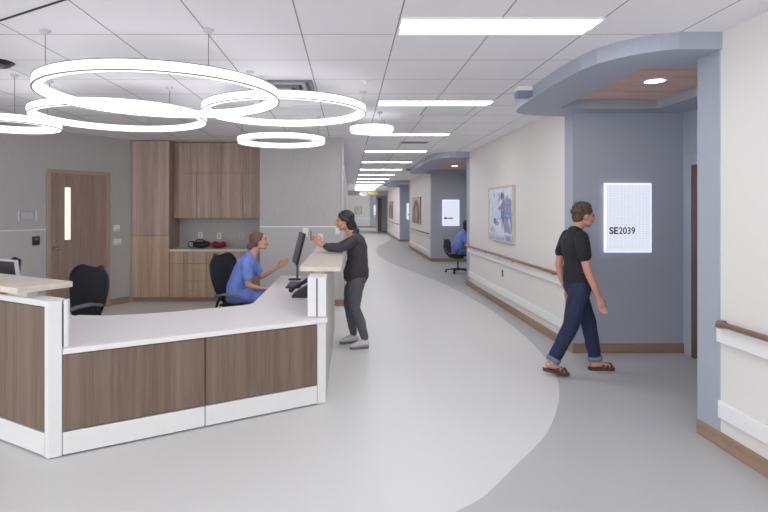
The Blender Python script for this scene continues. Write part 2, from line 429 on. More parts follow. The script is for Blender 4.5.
# ------------------------------------------------------------------ canopies over the alcoves
def canopy(y0, y1, xin, label):
    """y0..y1 opening in the wall, xin = inner wall of the alcove"""
    e = empty('ceiling_canopy', (2.5, y0, 2.67), 0, label, 'ceiling canopy', 'curved blue-grey canopies over the alcoves')
    L = y1-y0; o = []
    near = [(0,-.25),(-.29,-.25),(-.40,-.215),(-.50,-.13),(-.60,-.02),(-.67,.12),(-.71,.30),(-.73,.55),(-.735,.8)]
    far = [(-.725,-.6),(-.71,-.3),(-.68,-.12),(-.62,0.02),(-.50,.11),(-.36,.17),(-.18,.21),(0,.23)]
    o += near + [(x, L+yy) for x, yy in far]
    o += [(0, L-.001), (xin-2.5-.001, L-.001), (xin-2.5-.001, .001), (0, .001)]
    hx0, hx1, hy0, hy1 = -.27, (.8 if xin < 4 else 1.6), .23, L-.27
    cx, cy = (hx0+hx1)/2, (hy0+hy1)/2
    inn = []
    r = .05
    for (ax, ay, a0) in ((hx0+r, hy0+r, PI), (hx1-r, hy0+r, 1.5*PI), (hx1-r, hy1-r, 0), (hx0+r, hy1-r, .5*PI)):
        for k in range(5):
            an = a0+k*PI/8; inn.append((ax+r*math.cos(an), ay+r*math.sin(an)))
    def hit(poly, an):
        dx, dy = math.cos(an), math.sin(an); best = None
        for i in range(len(poly)):
            x1, y1_ = poly[i][0]-cx, poly[i][1]-cy; x2, y2 = poly[(i+1)%len(poly)][0]-cx, poly[(i+1)%len(poly)][1]-cy
            ex, ey = x2-x1, y2-y1_; den = dx*ey-dy*ex
            if abs(den) < 1e-9: continue
            t = (x1*ey-y1_*ex)/den; u = (x1*dy-y1_*dx)/den
            if t > 0 and -1e-6 <= u <= 1+1e-6 and (best is None or t > best): best = t
        return (cx+dx*best, cy+dy*best)
    angs = sorted([math.atan2(q[1]-cy, q[0]-cx) for q in o+inn])
    A = [angs[0]]
    for a in angs[1:]:
        if a-A[-1] > 1e-4: A.append(a)
    po = [hit(o, a) for a in A]; pi = [hit(inn, a) for a in A]; n = len(A)
    b = MB(); T = CEIL-2.67
    vs = [(p[0],p[1],0) for p in po]+[(p[0],p[1],0) for p in pi]+[(p[0],p[1],T) for p in po]+[(p[0],p[1],T) for p in pi]
    fs = []
    for i in range(n):
        j = (i+1) % n
        fs += [(i, n+i, n+j, j), (i, j, 2*n+j, 2*n+i), (n+i, 3*n+i, 3*n+j, n+j)]
    b.add(vs, fs); b.build('soffit_ring', M['blue_light'], e)
    b = MB()
    k = 0; yy = hy0
    while yy < hy1-.01:
        y2 = min(yy+.42, hy1); b.box(hx0, hx1, yy+.003, y2-.003, T-.02, T-.001); yy = y2
    b.build('wood_ceiling_panel', M['wood_ceiling'], e)
    return e
canopy(3.87, 6.02, 3.72, 'large curved blue-grey canopy with wood ceiling over the nearest alcove')
canopy(11.46, 16.4, 5.6, 'curved blue-grey canopy over the second alcove where someone sits')
canopy(22.4, 26.5, 3.72, 'curved blue-grey canopy over the third alcove down the corridor')
def downlight(x, y, z, label, grp='round downlights in the canopies', pw=1.2):
    e = empty('downlight', (x, y, z), 0, label, 'ceiling light', grp)
    b = MB(); b.lathe([(.085,0),(.105,0),(.105,-.008),(.085,-.008)]); b.build('trim_ring', M['plate'], e, smooth=False)
    b = MB(); b.prism([(.085*math.cos(a*PI/12), .085*math.sin(a*PI/12)) for a in range(24)], -.005, 0); b.build('lens', M['down_on'], e)
    la = bpy.data.lights.new('downlight_glow', 'AREA'); la.shape = 'DISK'; la.size = .16; la.energy = pw; la.color = (1,.96,.92)
    lo = bpy.data.objects.new('downlight_glow', la); lo.location = (0,0,-.012); C.objects.link(lo); lo.parent = e
downlight(2.77, 4.9, CEIL-.021, 'round downlight in the wood ceiling of the nearest canopy')
downlight(2.85, 14.6, CEIL-.021, 'round downlight in the second canopy', pw=5)
downlight(4.6, 14.0, CEIL-.001, 'round downlight deeper inside the second alcove', pw=5)
downlight(2.95, 24.4, CEIL-.021, 'round downlight in the third canopy', pw=3)
for (y, lab) in ((5.22, 'nearest canopy'), (15.4, 'second canopy'), (25.4, 'third canopy')):
    e = empty('signal_box', (1.63, y, 0), 0, 'small violet-grey box on the ceiling beside the ' + lab, 'signal box')
    b = MB(); b.box(0, .14, 0, .12, 2.745, CEIL); b.build('mounting', M['plate'], e)
    b = MB(); b.box(0, .14, -.005, .12, 2.69, 2.745); b.build('lamp_housing', plain('violet_plastic', (136, 136, 164), .5), e, bevel=.004)

# ------------------------------------------------------------------ handrails and bumpers (right wall)
def rails(y0, y1, wh, g=True):
    L = y1-y0
    e = empty('handrail', (2.5, y0, 0), 0, 'white bumper with brown wooden handrail on ' + wh, 'handrail', 'handrails along the corridor')
    b = MB(); b.box(-.045, -.002, 0, L, .715, .818); b.build('bumper_board', M['bumper'], e, bevel=.006)
    b = MB(); b.tube([(-.03, .0, .85),(-.078, .0, .85), (-.078, L-.07, .85), (-.03, L-.07, .85)], [.019]*4, n=12, cap=False)
    b.build('wooden_rail', M['rail_wood'], e, smooth=True)
    k = 0
    while .15+k*1.6 < L-.05:
        b = MB(); b.box(-.085, -.035, .13+k*1.6, .17+k*1.6, .82, .84); b.build('bracket', M['rail_wood'], e); k += 1
    f = empty('crash_rail', (2.5, y0, 0), 0, 'low white crash rail near the floor on ' + wh, 'crash rail', 'low crash rails along the corridor')
    b = MB(); b.box(-.032, -.002, 0, L, .205, .315); b.build('rail_board', M['bumper'], f, bevel=.008)
    for ya in (-.012, L):
        b = MB(); b.box(-.026, -.002, ya, ya+.012, .2, .32); b.build('end_cap', M['bumper'], f, bevel=.004)
rails(-3, 3.62, 'the wall nearest the camera')
rails(6.27, 11.2, 'the middle wall under the blue picture')
rails(16.6, 22.1, 'the wall between second and third alcoves')
rails(26.8, 34.9, 'the wall beyond the third alcove')
e = empty('handrail', (.2, 46.93, 0), 0, 'white handrail on the far end wall of the corridor', 'handrail', 'handrails along the corridor')
b = MB(); b.box(0, 1.6, -.04, 0, .72, .86); b.build('bumper_board', M['bumper'], e)

# ------------------------------------------------------------------ pictures with colour-attribute artwork
def art_mat():
    m, nt, b = newmat('painted_art'); a = nt.nodes.new('ShaderNodeVertexColor'); a.layer_name = 'Col'
    nt.links.new(a.outputs[0], b.inputs['Base Color']); b.inputs['Roughness'].default_value = .5
    return m
ART = art_mat()
def picture(x, y0, y1, z0, z1, fn, framec, label, fd=.05):
    e = empty('framed_picture', (x, (y0+y1)/2, z0), 0, label, 'picture', 'framed pictures on the corridor wall')
    h = (y1-y0)/2; H = z1-z0; fw = .022
    b = MB(); b.box(-fd, -.001, -h, -h+fw, 0, H); b.box(-fd, -.001, h-fw, h, 0, H); b.box(-fd, -.001, -h+fw, h-fw, 0, fw); b.box(-fd, -.001, -h+fw, h-fw, H-fw, H)
    b.build('frame', framec, e, bevel=.002)
    nx, nz = 120, 84; vs = []; fs = []; cols = []
    for j in range(nz+1):
        for i in range(nx+1):
            u = i/nx; v = j/nz
            vs.append((-fd+.012, h-fw-(2*h-2*fw)*u, fw+(H-2*fw)*v)); cols.append(fn(u, v))   # u=0 at the far (left in photo) end
    for j in range(nz):
        for i in range(nx):
            a = j*(nx+1)+i; fs.append((a, a+1, a+nx+2, a+nx+1))
    b = MB(); b.add(vs, fs); o = b.build('canvas', ART, e)
    at = o.data.color_attributes.new('Col', 'FLOAT_COLOR', 'POINT')
    for i, c in enumerate(cols): at.data[i].color = lin([max(0, min(255, k)) for k in c])
    return e
def blob(u, v, cu, cv, ru, rv, rot=0):
    du, dv = u-cu, v-cv; c, s = math.cos(rot), math.sin(rot)
    a, b = (du*c+dv*s)/ru, (-du*s+dv*c)/rv
    return max(0, min(1, (1.15-math.hypot(a, b))*4))
def mixc(a, b, t): return tuple(a[i]*(1-t)+b[i]*t for i in range(3))
def art1(u, v):
    n = noise.noise(Vector((u*9, v*9, 1))); n2 = noise.noise(Vector((u*26, v*26, 4)))
    c = mixc((222, 226, 238), (190, 200, 226), max(0, n+.2))
    c = mixc(c, (96, 118, 168), blob(u, v, .8, .42, .17, .40, .05)*(.75+.5*n2))
    c = mixc(c, (70, 92, 150), blob(u, v, .60, .55, .07, .34, -.1)*(.8+.4*n2))
    c = mixc(c, (78, 88, 130), blob(u, v, .57, .84, .055, .08))
    c = mixc(c, (176, 120, 120), blob(u, v, .66, .66, .07, .07)*.6)
    c = mixc(c, (70, 96, 160), blob(u, v, .27, .36, .06, .06)*.9)
    c = mixc(c, (230, 232, 240), blob(u, v, .45, .25, .16, .18)*.7)
    c = mixc(c, (96, 112, 160), max(0, min(1, (.12-v)*9))*(.5+n2))
    c = mixc(c, (236, 236, 240), blob(u, v, .8, .13, .2, .025)*.8)
    for k in range(26):
        ru = (math.sin(k*12.9898)*43758.5453) % 1; rv = (math.sin(k*78.233)*12543.123) % 1; rr = .012+.03*((k*.37) % 1)
        col = [(64,84,140), (236,238,244), (120,140,190), (150,104,120), (200,206,226)][k % 5]
        c = mixc(c, col, blob(u, v, .08+.86*ru, .08+.8*rv, rr, rr*2.2, k)*.55)
    n3 = noise.noise(Vector((u*60, v*30, 2)))
    return mixc(c, (250, 250, 252), max(0, n2)*.7+max(0, n3)*.3)
def art2(u, v):
    n = noise.noise(Vector((u*8, v*8, 9)))
    c = (206, 190, 176)
    c = mixc(c, (60, 52, 54), blob(u, v, .5, .35, .38, .55)*(.85+.3*n))
    c = mixc(c, (196, 184, 176), blob(u, v, .5, .3, .16, .4)*.8)
    return c
picture(2.5, 8.11, 9.51, 1.07, 1.965, art1, M['frame_tan_light'] if 'frame_tan_light' in M else plain('pale_oak_frame', (206, 194, 180), .5), 'large framed painting of blue figures on pale ground, right corridor wall')
picture(2.5, 18.7, 21.0, 1.09, 2.02, art2, plain('oak_frame', (158, 124, 98), .5), 'framed dark arch picture on the wall past the second alcove')
picture(2.5, 30.6, 33.2, 1.05, 2.05, art2, plain('oak_frame_far', (158, 124, 98), .5), 'narrow brown framed picture on the wall beyond the third alcove', .06)
e = empty('framed_picture', (.8, 46.98, 1.15), 0, 'pale framed picture on the far end wall', 'picture')
b = MB(); b.box(-.32,.32,-.03,0,0,.04); b.box(-.32,.32,-.03,0,.62,.66); b.box(-.32,-.28,-.03,0,.04,.62); b.box(.28,.32,-.03,0,.04,.62); b.build('frame', M['frame_tan'], e)
b = MB(); b.box(-.28,.28,-.015,0,.04,.62); b.build('canvas', plain('pale_print', (214,206,198), .6, .2, (6,6,6)), e)

# ------------------------------------------------------------------ lit room signs
def text_mesh(name, body, size, parent, loc, bold, mat, depth=.002):
    cu = bpy.data.curves.new(name, 'FONT'); cu.body = body; cu.size = size; cu.extrude = depth; cu.offset = bold
    o = bpy.data.objects.new(name, cu); C.objects.link(o)
    dg = bpy.context.evaluated_depsgraph_get(); dg.update()
    me = bpy.data.meshes.new_from_object(o.evaluated_get(dg)); bpy.data.objects.remove(o)
    me.materials.clear(); me.materials.append(mat)
    w = max(v.co.x for v in me.vertices); x0 = min(v.co.x for v in me.vertices)
    t = bpy.data.objects.new(name, me); C.objects.link(t); t.parent = parent; t.location = loc; t.rotation_euler = (PI/2, 0, 0)
    return t, x0, w
def lit_sign(x0, x1, y, z0, z1, label, text=True):
    e = empty('room_sign', ((x0+x1)/2, y, z0), 0, label, 'sign', 'backlit room signs in the alcoves')
    w = (x1-x0)/2; H = z1-z0
    b = MB(); b.box(-w, w, -.03, 0, 0, H); b.build('light_box', M['sign_edge'], e, bevel=.004)
    b = MB(); b.box(-w+.018, w-.018, -.034, -.03, .018, H-.018); b.build('face', M['sign'], e)
    if text:
        t, a, ww = text_mesh('lettering', 'SE', .105, e, (0,0,0), .0025, M['ink'])
        t.scale = (.098/(ww-a), 1, 1); t.location = (-w+.046-a*t.scale.x, -.036, 1.325-z0)
        t, a, ww = text_mesh('lettering', '2039', .105, e, (0,0,0), .0008, M['ink'])
        t.scale = (.178/(ww-a), 1, 1); t.location = (-w+.152-a*t.scale.x, -.036, 1.325-z0)
    else:
        b = MB(); b.box(-w+.05, -w+.13, -.037, -.034, .205, .26); b.build('dark_mark', M['ink'], e)
        b = MB(); b.box(-w+.15, -w+.32, -.037, -.034, .21, .25); b.build('grey_mark', M['vent'], e)
lit_sign(2.834, 3.353, 6.02, 1.118, 1.886, 'backlit white room sign reading SE2039 in the nearest alcove')
lit_sign(2.83, 3.34, 16.4, 1.09, 1.88, 'backlit white room sign above the person in the second alcove', False)
lit_sign(2.83, 3.34, 26.5, 1.09, 1.88, 'backlit white room sign in the third alcove', False)
lit_sign(2.14, 2.34, 46.94, 1.09, 1.9, 'tiny bright sign on the far blue-grey wall', False)
def sbox(name, x0,x1,y0,y1,z0,z1, mat, label, cat, bevel=.004, group=None):
    cx, cy = (x0+x1)/2, (y0+y1)/2
    b = MB(); b.box(x0-cx, x1-cx, y0-cy, y1-cy, 0, z1-z0)
    o = b.build(name, mat, bevel=bevel); o.location = (cx, cy, z0); return tag(o, label, cat, group)
sbox('hanging_sign', 1.2, 1.84, 34.5, 34.6, 2.53, CEIL-.001, M['tip'], 'yellow hanging sign panel at the far end of the corridor', 'sign')
sbox('hanging_sign', .65, 1.15, 34.6, 34.66, 2.45, CEIL-.001, plain('far_white', (232,228,224), .5), 'white hanging sign panel beside the yellow one far away', 'sign')
b = MB(); b.box(-.1, 2.5, 36.0, 36.15, 2.5, CEIL); S(b.build('trim_21', M['white_wall']), 'shallow bulkhead across the far corridor', 'trim')

# ------------------------------------------------------------------ ceiling fixtures
def troffer(y, label, x0=.32, x1=1.585):
    e = empty('ceiling_light', ((x0+x1)/2, y, CEIL), 0, label, 'ceiling light', 'linear ceiling lights along the corridor')
    w = (x1-x0)/2-.012
    b = MB(); b.box(-w-.012, w+.012, 0, .012, -.012, 0); b.box(-w-.012, w+.012, .303, .315, -.012, 0); b.box(-w-.012, -w, .012, .303, -.012, 0); b.box(w, w+.012, .012, .303, -.012, 0)
    b.build('frame', M['plate'], e)
    b = MB(); b.box(-w, w, .012, .17, -.01, 0); b.build('bright_lens', M['lens_on'], e)
    b = MB(); b.box(-w, w, .17, .303, -.008, 0); b.build('glowing_reflector', M['reflector_glow'], e)  # reflector half, the light falling on it put in as glow
    return e
names = ['first long ceiling light, nearest the camera', 'second ceiling light, behind the large near one', 'third ceiling light along the corridor row']
for k in range(-2, 13):  # row starts behind the camera with unseen lights added for fill
    y = 3.345+2.54*k
    lab = 'long white recessed ceiling light, number %d in the row from the camera' % (k+1) if k >= 0 else 'added unseen ceiling light continuing the row behind the camera'
    lab = {0: 'largest long white ceiling light, nearest the camera', 1: 'long white ceiling light right of the ring lamps, second nearest', 2: 'third nearest long ceiling light, beside the small ring lamp'}.get(k, lab)
    if k >= 3: lab = 'long white ceiling light over the corridor, %s from the camera' % ['fourth','fifth','sixth','seventh','eighth','ninth','tenth','eleventh','twelfth','thirteenth'][k-3]
    troffer(y, lab)
# extra lights added for fill, over the unseen room behind the camera and left
for (x, y) in ((-3.2, -1.7), (-3.2, .8), (-1.6, -4.0), (.95, -4.2)):
    troffer(y, 'added unseen ceiling light brightening the area behind the camera', x-.63, x+.63)
e = empty('air_return', (1.18, 6.53, CEIL), 0, 'grey square air grille between the long ceiling lights', 'air vent')
b = MB(); b.box(-.29, .29, -.29, .29, -.006, 0); b.build('frame', M['vent'], e)
for k in range(9):
    b = MB(); b.box(-.27, .27, -.27+k*.06, -.235+k*.06, -.01, -.006); b.build('slat', M['plate'], e)
e = empty('air_vent', (1.16, 9.62, CEIL), 0, 'dark slot air vent past the third ceiling light', 'air vent')
b = MB(); b.box(-.25, .25, -.12, .12, -.006, 0); b.build('frame', M['vent'], e)
for k in range(2):
    b = MB(); b.box(-.22, .22, -.08+k*.1, -.03+k*.1, -.01, -.006); b.build('slot', M['vent_dark'], e)
e = empty('ceiling_diffuser', (-.63, 5.26, CEIL), 0, 'square stepped air diffuser above the right ring lamps', 'air vent')
for k in range(4):
    r = .29-k*.07; z = -.004-.009*k
    b = MB(); b.box(-r, r, -r, -r+.035, z-.008, 0); b.box(-r, r, r-.035, r, z-.008, 0); b.box(-r, -r+.035, -r+.035, r-.035, z-.008, 0); b.box(r-.035, r, -r+.035, r-.035, z-.008, 0)
    b.build('vane', M['vent'] if k % 2 else M['ring_trim'], e)
b = MB(); b.box(-.29,.29,-.29,.29,-.003,0); b.build('back_plate', M['vent_dark'], e)
e = empty('ceiling_speaker', (-2.85, 4.36, CEIL), 0, 'small black ceiling device at the left edge of the photo', 'ceiling device')
b = MB(); b.lathe([(.0,-.03),(.10,-.03),(.14,-.0),(.0,0)], n=24); b.build('housing', M['black'], e)
b = MB(); b.lathe([(.0,-.04),(.05,-.04),(.06,-.03),(.0,-.03)], n=20); b.build('grille', M['grey_plastic'], e)
# dark diagonal reveal
b = MB(); b.box(-4.5, 1.2, -.006, .006, CEIL-.006, CEIL); b.xf(Matrix.Translation((-2.2, 3.40, 0)) @ Matrix.Rotation(math.atan2(-.33,.57), 4, 'Z'))
S(b.build('trim_22', M['dark']), 'dark diagonal joint line in the ceiling at upper left', 'trim')
for i, (x, y) in enumerate(((.4, 7.1), (1.2, 8.1), (.15, 5.0))):
    b = MB(); b.lathe([(0,-.03),(.012,-.03),(.02,-.008),(.045,-.004),(.045,0),(0,0)], n=16)
    o = b.build('sprinkler', M['plate']); o.location = (x, y, CEIL); tag(o, ['white sprinkler head near the small ring lamp', 'white sprinkler head beside the third long ceiling light', 'white sprinkler head right of the second ring lamp'][i], 'sprinkler')

# ring pendants: x, y, radius, height of centre above eye
def ring(x, y, R, h, angs, label):
    z = 1.6+h; hb = .033; w = .055
    e = empty('ring_pendant', (x, y, z), 0, label, 'pendant lamp', 'glowing ring pendant lamps over the nurse station')
    n = 72
    b = MB(); b.lathe([(R-w,-hb),(R,-hb),(R,hb),(R-w,hb)], n=n); b.build('diffuser', M['ring_on'], e)
    b = MB(); b.lathe([(R-.006,-hb-.003),(R+.004,-hb-.003),(R+.004,-hb+.004),(R-.006,-hb+.004)], n=n); b.lathe([(R-.004,hb),(R+.004,hb),(R+.004,hb+.006),(R-.004,hb+.006)], n=n)
    b.build('rim', M['ring_trim'], e)
    for a in angs:
        cx, cy = (R-w/2)*math.cos(a), (R-w/2)*math.sin(a)
        b = MB(); b.tube([(cx,cy,hb+.006),(cx,cy,CEIL-z-.02)], [.0025,.0025], n=6, cap=False); c = b.build('cable', M['grey_plastic'], e)
        b = MB(); b.lathe([(0,-.0),(.035,-.0),(.035,-.012),(.01,-.03),(0,-.03)], (cx,cy,CEIL-z), 16); b.build('ceiling_cup', M['lightmetal'], c)
ring(-1.46, 4.262, .902, .9, [math.atan2(-.7,-.57), math.atan2(-.78,.6), math.atan2(.6,.7)], 'large glowing ring lamp, the biggest and nearest')
ring(-2.425, 5.773, .878, .98, [math.atan2(-.8,-.35), math.atan2(-.6,.8), 1.6], 'glowing ring lamp behind and below the biggest ring, left side')
ring(-.638, 5.409, .807, .98, [math.atan2(-.7,-.2), .05, 2.2], 'glowing ring lamp overlapping the biggest ring on its right')
ring(-.891, 7.148, .574, .9, [-2.6, -.4, 1.5], 'medium glowing ring lamp hanging in front of the wooden cabinets')
ring(.285, 6.824, .273, 1.0, [-1.2, .8, 3.0], 'smallest glowing ring lamp, beside the long corridor lights')
ring(-3.209, 5.10, .447, .80, [-.9, 1.2, 3.3], 'glowing ring lamp cut off by the left edge of the photo')

# ------------------------------------------------------------------ reception desk
Cc = Vector((-1.915, 3.454, 0)); RA = math.radians(30.3)
E_ = Vector((-.19, 4.462, 0)); LA = math.radians(-30)
G = 'sections of the reception desk'
# left, high section
e = empty('reception_desk', Cc, LA, 'high left section of the reception desk with wood front and white corner post', 'reception desk', G)
b = MB(); b.box(-2.6, -.036, .02, .12, .03, .97); b.build('core', M['side_panel'], e)
b = MB(); b.box(-2.6, -.036, -.002, .13, .97, 1.01); b.build('cap', M['white'], e, bevel=.004)
for x0, x1 in ((-1.4, -.05), (-2.6, -1.408)):
    b = MB(); b.box(x0, x1, 0, .02, .165, .965); b.build('wood_panel', M['desk_wood'], e, bevel=.002)
    b = MB(); b.box(x0, x1, -.002, .02, .012, .157); b.build('plinth_panel', M['white'], e, bevel=.002)
b = MB(); b.prism([(-.044,-.004),(-.002,-.006),(.037,.063),(.0,.098),(-.04,.098)], .006, 1.01); b.build('corner_post', M['white'], e, bevel=.003)
b = MB(); b.prism([(.0365,.066),(.040,.0705),(.002,.099),(-.03,.102),(-.03,.0985),(.0,.0985)], .71, .985); b.build('dark_joint', M['dark'], e)
b = MB(); b.prism([(.0405,.071),(.054,.092),(.03,.12),(-.002,.13),(.002,.1)], .703, 1.01); b.build('end_cap', M['white'], e, bevel=.003)
# front, low section
L2 = (E_-Cc).length
e = empty('reception_desk', Cc, RA, 'low front section of the reception desk with two wood panels', 'reception desk', G)
b = MB(); b.box(.075, L2-.08, .022, .09, .0, .66); b.build('core', M['dark'], e)
for x0, x1 in ((.078, .995), (1.003, L2-.084)):
    b = MB(); b.box(x0, x1, 0, .021, .165, .655); b.build('wood_panel', M['desk_wood'], e, bevel=.002)
    b = MB(); b.box(x0, x1, -.002, .021, .012, .157); b.build('plinth_panel', M['white'], e, bevel=.002)
b = MB(); b.box(L2-.078, L2-.002, -.002, .09, .004, .66); b.build('end_post', M['white'], e, bevel=.003)
# right, high section (runs away from the camera); local x = away, local y = to the left
e = empty('reception_desk', E_, PI/2, 'high right section of the reception desk under the transaction counter', 'reception desk', G)
b = MB(); b.box(.06, 2.84, .004, .15, .004, 1.0); b.build('side_panel', M['side_panel'], e, bevel=.003)
b = MB(); b.box(.04, .06, .0, .072, .703, 1.03); b.build('end_cap', M['white'], e, bevel=.003)
b = MB(); b.box(.04, .06, .082, .155, .703, 1.03); b.build('end_cap', M['white'], e, bevel=.003)
b = MB(); b.box(.045, .06, .072, .082, .703, 1.02); b.build('dark_joint', M['dark'], e)
b = MB(); b.box(.06, 2.84, .0, .154, 1.0, 1.03); b.build('cap', M['white'], e, bevel=.003)
b = MB(); b.box(2.82, 2.84, .156, .72, .004, .66); b.build('gable', M['white'], e)
# transaction counters
e = empty('transaction_counter', Cc, LA, 'pale wood transaction counter on the left high desk section', 'counter', 'pale transaction counters of the desk')
b = MB(); b.box(-2.6, -.215, -.08, .30, 1.05, 1.09); b.build('counter_slab', M['slab'], e, bevel=.003)
for x in (-.42, -1.5, -2.4):
    b = MB(); b.box(x-.12, x+.12, .03, .1, 1.01, 1.05); b.build('bracket', M['clear'], e)
e = empty('transaction_counter', E_, PI/2, 'pale wood transaction counter the standing woman leans on', 'counter', 'pale transaction counters of the desk')
b = MB(); b.box(.30, 2.92, -.12, .246, 1.05, 1.09); b.build('counter_slab', M['slab'], e, bevel=.003)
for x in (.44, 1.5, 2.7):
    b = MB(); b.box(x-.1, x+.1, .02, .13, 1.03, 1.05); b.build('bracket', M['slab'], e)
# worktop
nR = Vector((-math.sin(RA), math.cos(RA), 0)); dR = Vector((math.cos(RA), math.sin(RA), 0))
nL = Vector((.5, .866, 0)); dL = Vector((.866, -.5, 0))
poly = [Cc+dR*.075-nR*.018, E_+Vector((.012,-.012,0)), E_+Vector((.012,.035,0)), Vector((-.348, 4.50, 0)), Vector((-.348, 7.31, 0)), Vector((-.92, 7.31, 0)), Vector((-.92, 5.22, 0)), Vector((-.94,5.13,0)), Vector((-1.0, 5.06, 0)), Vector((-1.3, 4.885, 0)), Vector((-1.55, 4.745, 0)), Vector((-1.8,4.63,0)), Vector((-2.05, 4.575, 0)), Vector((-2.3, 4.60, 0))]
poly += [Cc+nL*.77-dL*.9, Cc+nL*.77-dL*2.6, Cc+nL*.125-dL*2.6, Cc+nL*.125-dL*.04, Cc+nL*.1+dL*.012]
o0 = Vector((-1.2, 4.6, 0))
b = MB(); b.prism([((p-o0).x, (p-o0).y) for p in poly], .663, .70); o = b.build('worktop', M['worktop'], bevel=.004); o.location = o0
tag(o, 'long bent light grey worktop running round inside the reception desk', 'worktop')

# ------------------------------------------------------------------ cabinets in the back wall
yF = 9.30; yU = 9.54; YB = 9.875
tx0, tx1 = -3.765, -3.094
Gc = 'wood-grain cabinets on the back wall'
def handle(mb, x, y, z0, z1): mb.box(x-.006, x+.006, y-.028, y-.018, z0, z1); mb.box(x-.005,x+.005,y-.02,y,z0+.01,z0+.02); mb.box(x-.005,x+.005,y-.02,y,z1-.02,z1-.01)
e = empty('tall_cabinet', ((tx0+tx1)/2, yF, 0), 0, 'full-height wooden cabinet beside the grey door wall', 'cabinet', Gc)
cx = (tx0+tx1)/2; w = (tx1-tx0)/2
b = MB(); b.box(-w+.0, w, .022, YB-yF, .08, 2.77); b.build('body', M['cab_wood'], e)
b = MB(); b.box(-w+.03, w, .06, .08, 0.002, .08); b.build('toe_kick', M['base_wood'], e)
for z0, z1, nm in ((.083, 1.142, 'door'), (1.148, 2.217, 'door'), (2.223, 2.77, 'fascia_panel')):
    b = MB(); b.box(-w+.02, w-.002, 0, .02, z0, z1); q = b.build(nm, M['cab_wood'] if z0 > 1 else M['cab_pale'], e, bevel=.0015)
    if z0 < 1:
        h = MB(); handle(h, w-.06, 0, .93, 1.05); h.build('handle', M['metal'], q)
    elif z0 < 2:
        pass
ux0, ux1 = tx1+.004, -1.475
e = empty('wall_cabinet', ((ux0+ux1)/2, yU, 1.44), 0, 'row of wooden wall cabinets hanging over the dark niche', 'cabinet', Gc)
cx = (ux0+ux1)/2; w = (ux1-ux0)/2
b = MB(); b.box(-w, w, .022, YB-yU, 0, 1.33); b.build('body', M['cab_wood'], e)
xs = [-w+.002, (196.5-349)/541*yU-cx, (221-349)/541*yU-cx, (242.5-349)/541*yU-cx, w]
for i in range(4):
    b = MB(); b.box(xs[i]+.002, xs[i+1]-.002, 0, .02, .003, .79); q = b.build('door', M['cab_wood'], e, bevel=.0015)
    if i in (1, 3):
        h = MB(); handle(h, xs[i]+.05, 0, .1, .23); h.build('handle', M['metal'], q)
for i in (0, 2):
    b = MB(); b.box(xs[i]+.002, xs[i+2]-.002, 0, .02, .797, 1.33); b.build('fascia_panel', M['cab_wood'], e, bevel=.0015)
# base cabinets
e = empty('base_cabinet', ((ux0+ux1)/2, yF, 0), 0, 'row of low wooden base cabinets with drawers under the counter', 'cabinet', Gc)
b = MB(); b.box(-w, w, .022, YB-yF, .08, .868); b.build('body', M['cab_pale'], e)
b = MB(); b.box(-w, w, .06, .08, .002, .08); b.build('toe_kick', M['base_wood'], e)
px = lambda p: (p-349)/541*yF-cx
xs = [-w+.002, px(184), px(206.6), px(232), w]
for z0, z1 in ((.083, .36), (.366, .66), (.666, .866)):
    b = MB(); b.box(xs[1]+.002, xs[2]-.002, 0, .02, z0, z1); q = b.build('drawer', M['cab_pale'], e, bevel=.0015)
    hz = {.083: .2, .366: .52, .666: .775}[z0]
    h = MB(); xc = (xs[1]+xs[2])/2; h.box(xc-.1, xc+.1, -.028, -.018, hz, hz+.012); h.box(xc-.09,xc-.08,-.02,0,hz,hz+.012); h.box(xc+.08,xc+.09,-.02,0,hz,hz+.012); h.build('handle', M['metal'], q)
for i in (0, 2, 3):
    b = MB(); b.box(xs[i]+.002, xs[i+1]-.002, 0, .02, .083, .66); b.build('door', M['cab_pale'], e, bevel=.0015)
    b = MB(); b.box(xs[i]+.002, xs[i+1]-.002, 0, .02, .666, .866); q = b.build('drawer', M['cab_pale'], e, bevel=.0015)
    if i > 1:
        h = MB(); xc = (xs[i]+xs[i+1])/2; h.box(xc-.08, xc+.08, -.028, -.018, .775, .787); h.box(xc-.07,xc-.06,-.02,0,.775,.787); h.box(xc+.06,xc+.07,-.02,0,.775,.787); h.build('handle', M['metal'], q)
b = MB(); b.box(-w, w, -.02, YB-yF-.002, 0, .037); o = b.build('niche_counter', M['slab'], bevel=.003); o.location = (cx, yF, .87)
tag(o, 'pale narrow counter top in the cabinet niche', 'counter')

# items on the niche counter
def at(px_, py_, y): return Vector(((px_-349)/541*y, y, 1.6-(py_-209)/541*y))
e = empty('headset_bundle', (at(201,245,9.6).x, 9.6, .907), 0, 'tangled black cables and black pouch on the niche counter', 'bag')
b = MB(); b.ell((0,0,.06), (.15,.08,.06)); b.ell((.07,.02,.07), (.1,.07,.055)); b.build('pouch', M['black'], e, remesh=.01)
for k in range(3):
    b = MB(); b.tube([(-.16+.05*math.cos(a*PI/8)*(1+.2*k), -.06+k*.03, .07+.055*math.sin(a*PI/8)) for a in range(17)], [.007]*17, n=6, cap=False); b.build('cable_loop', M['black'], e)
b = MB(); b.tube([(-.1,-.02,.1),(-.06,-.02,.15),(.05,-.02,.145),(.1,-.02,.1)], [.012]*4, n=8); b.build('handle', M['black'], e, smooth=True)
e = empty('red_bag', (at(219,245,9.6).x, 9.58, .907), 0, 'small crumpled red bag beside the black pouch in the niche', 'bag')
b = MB(); b.ell((0,0,.05),(.14,.08,.05)); b.ell((-.05,.0,.075),(.07,.06,.045)); b.ell((.08,0,.08),(.05,.05,.04)); b.build('bag_body', M['red'], e, remesh=.01)
b = MB(); b.tube([(-.08,-.03,.1),(-.02,-.06,.07),(.05,-.06,.08),(.09,-.03,.115)], [.01]*4, n=8); b.build('strap', M['red'], e, smooth=True)

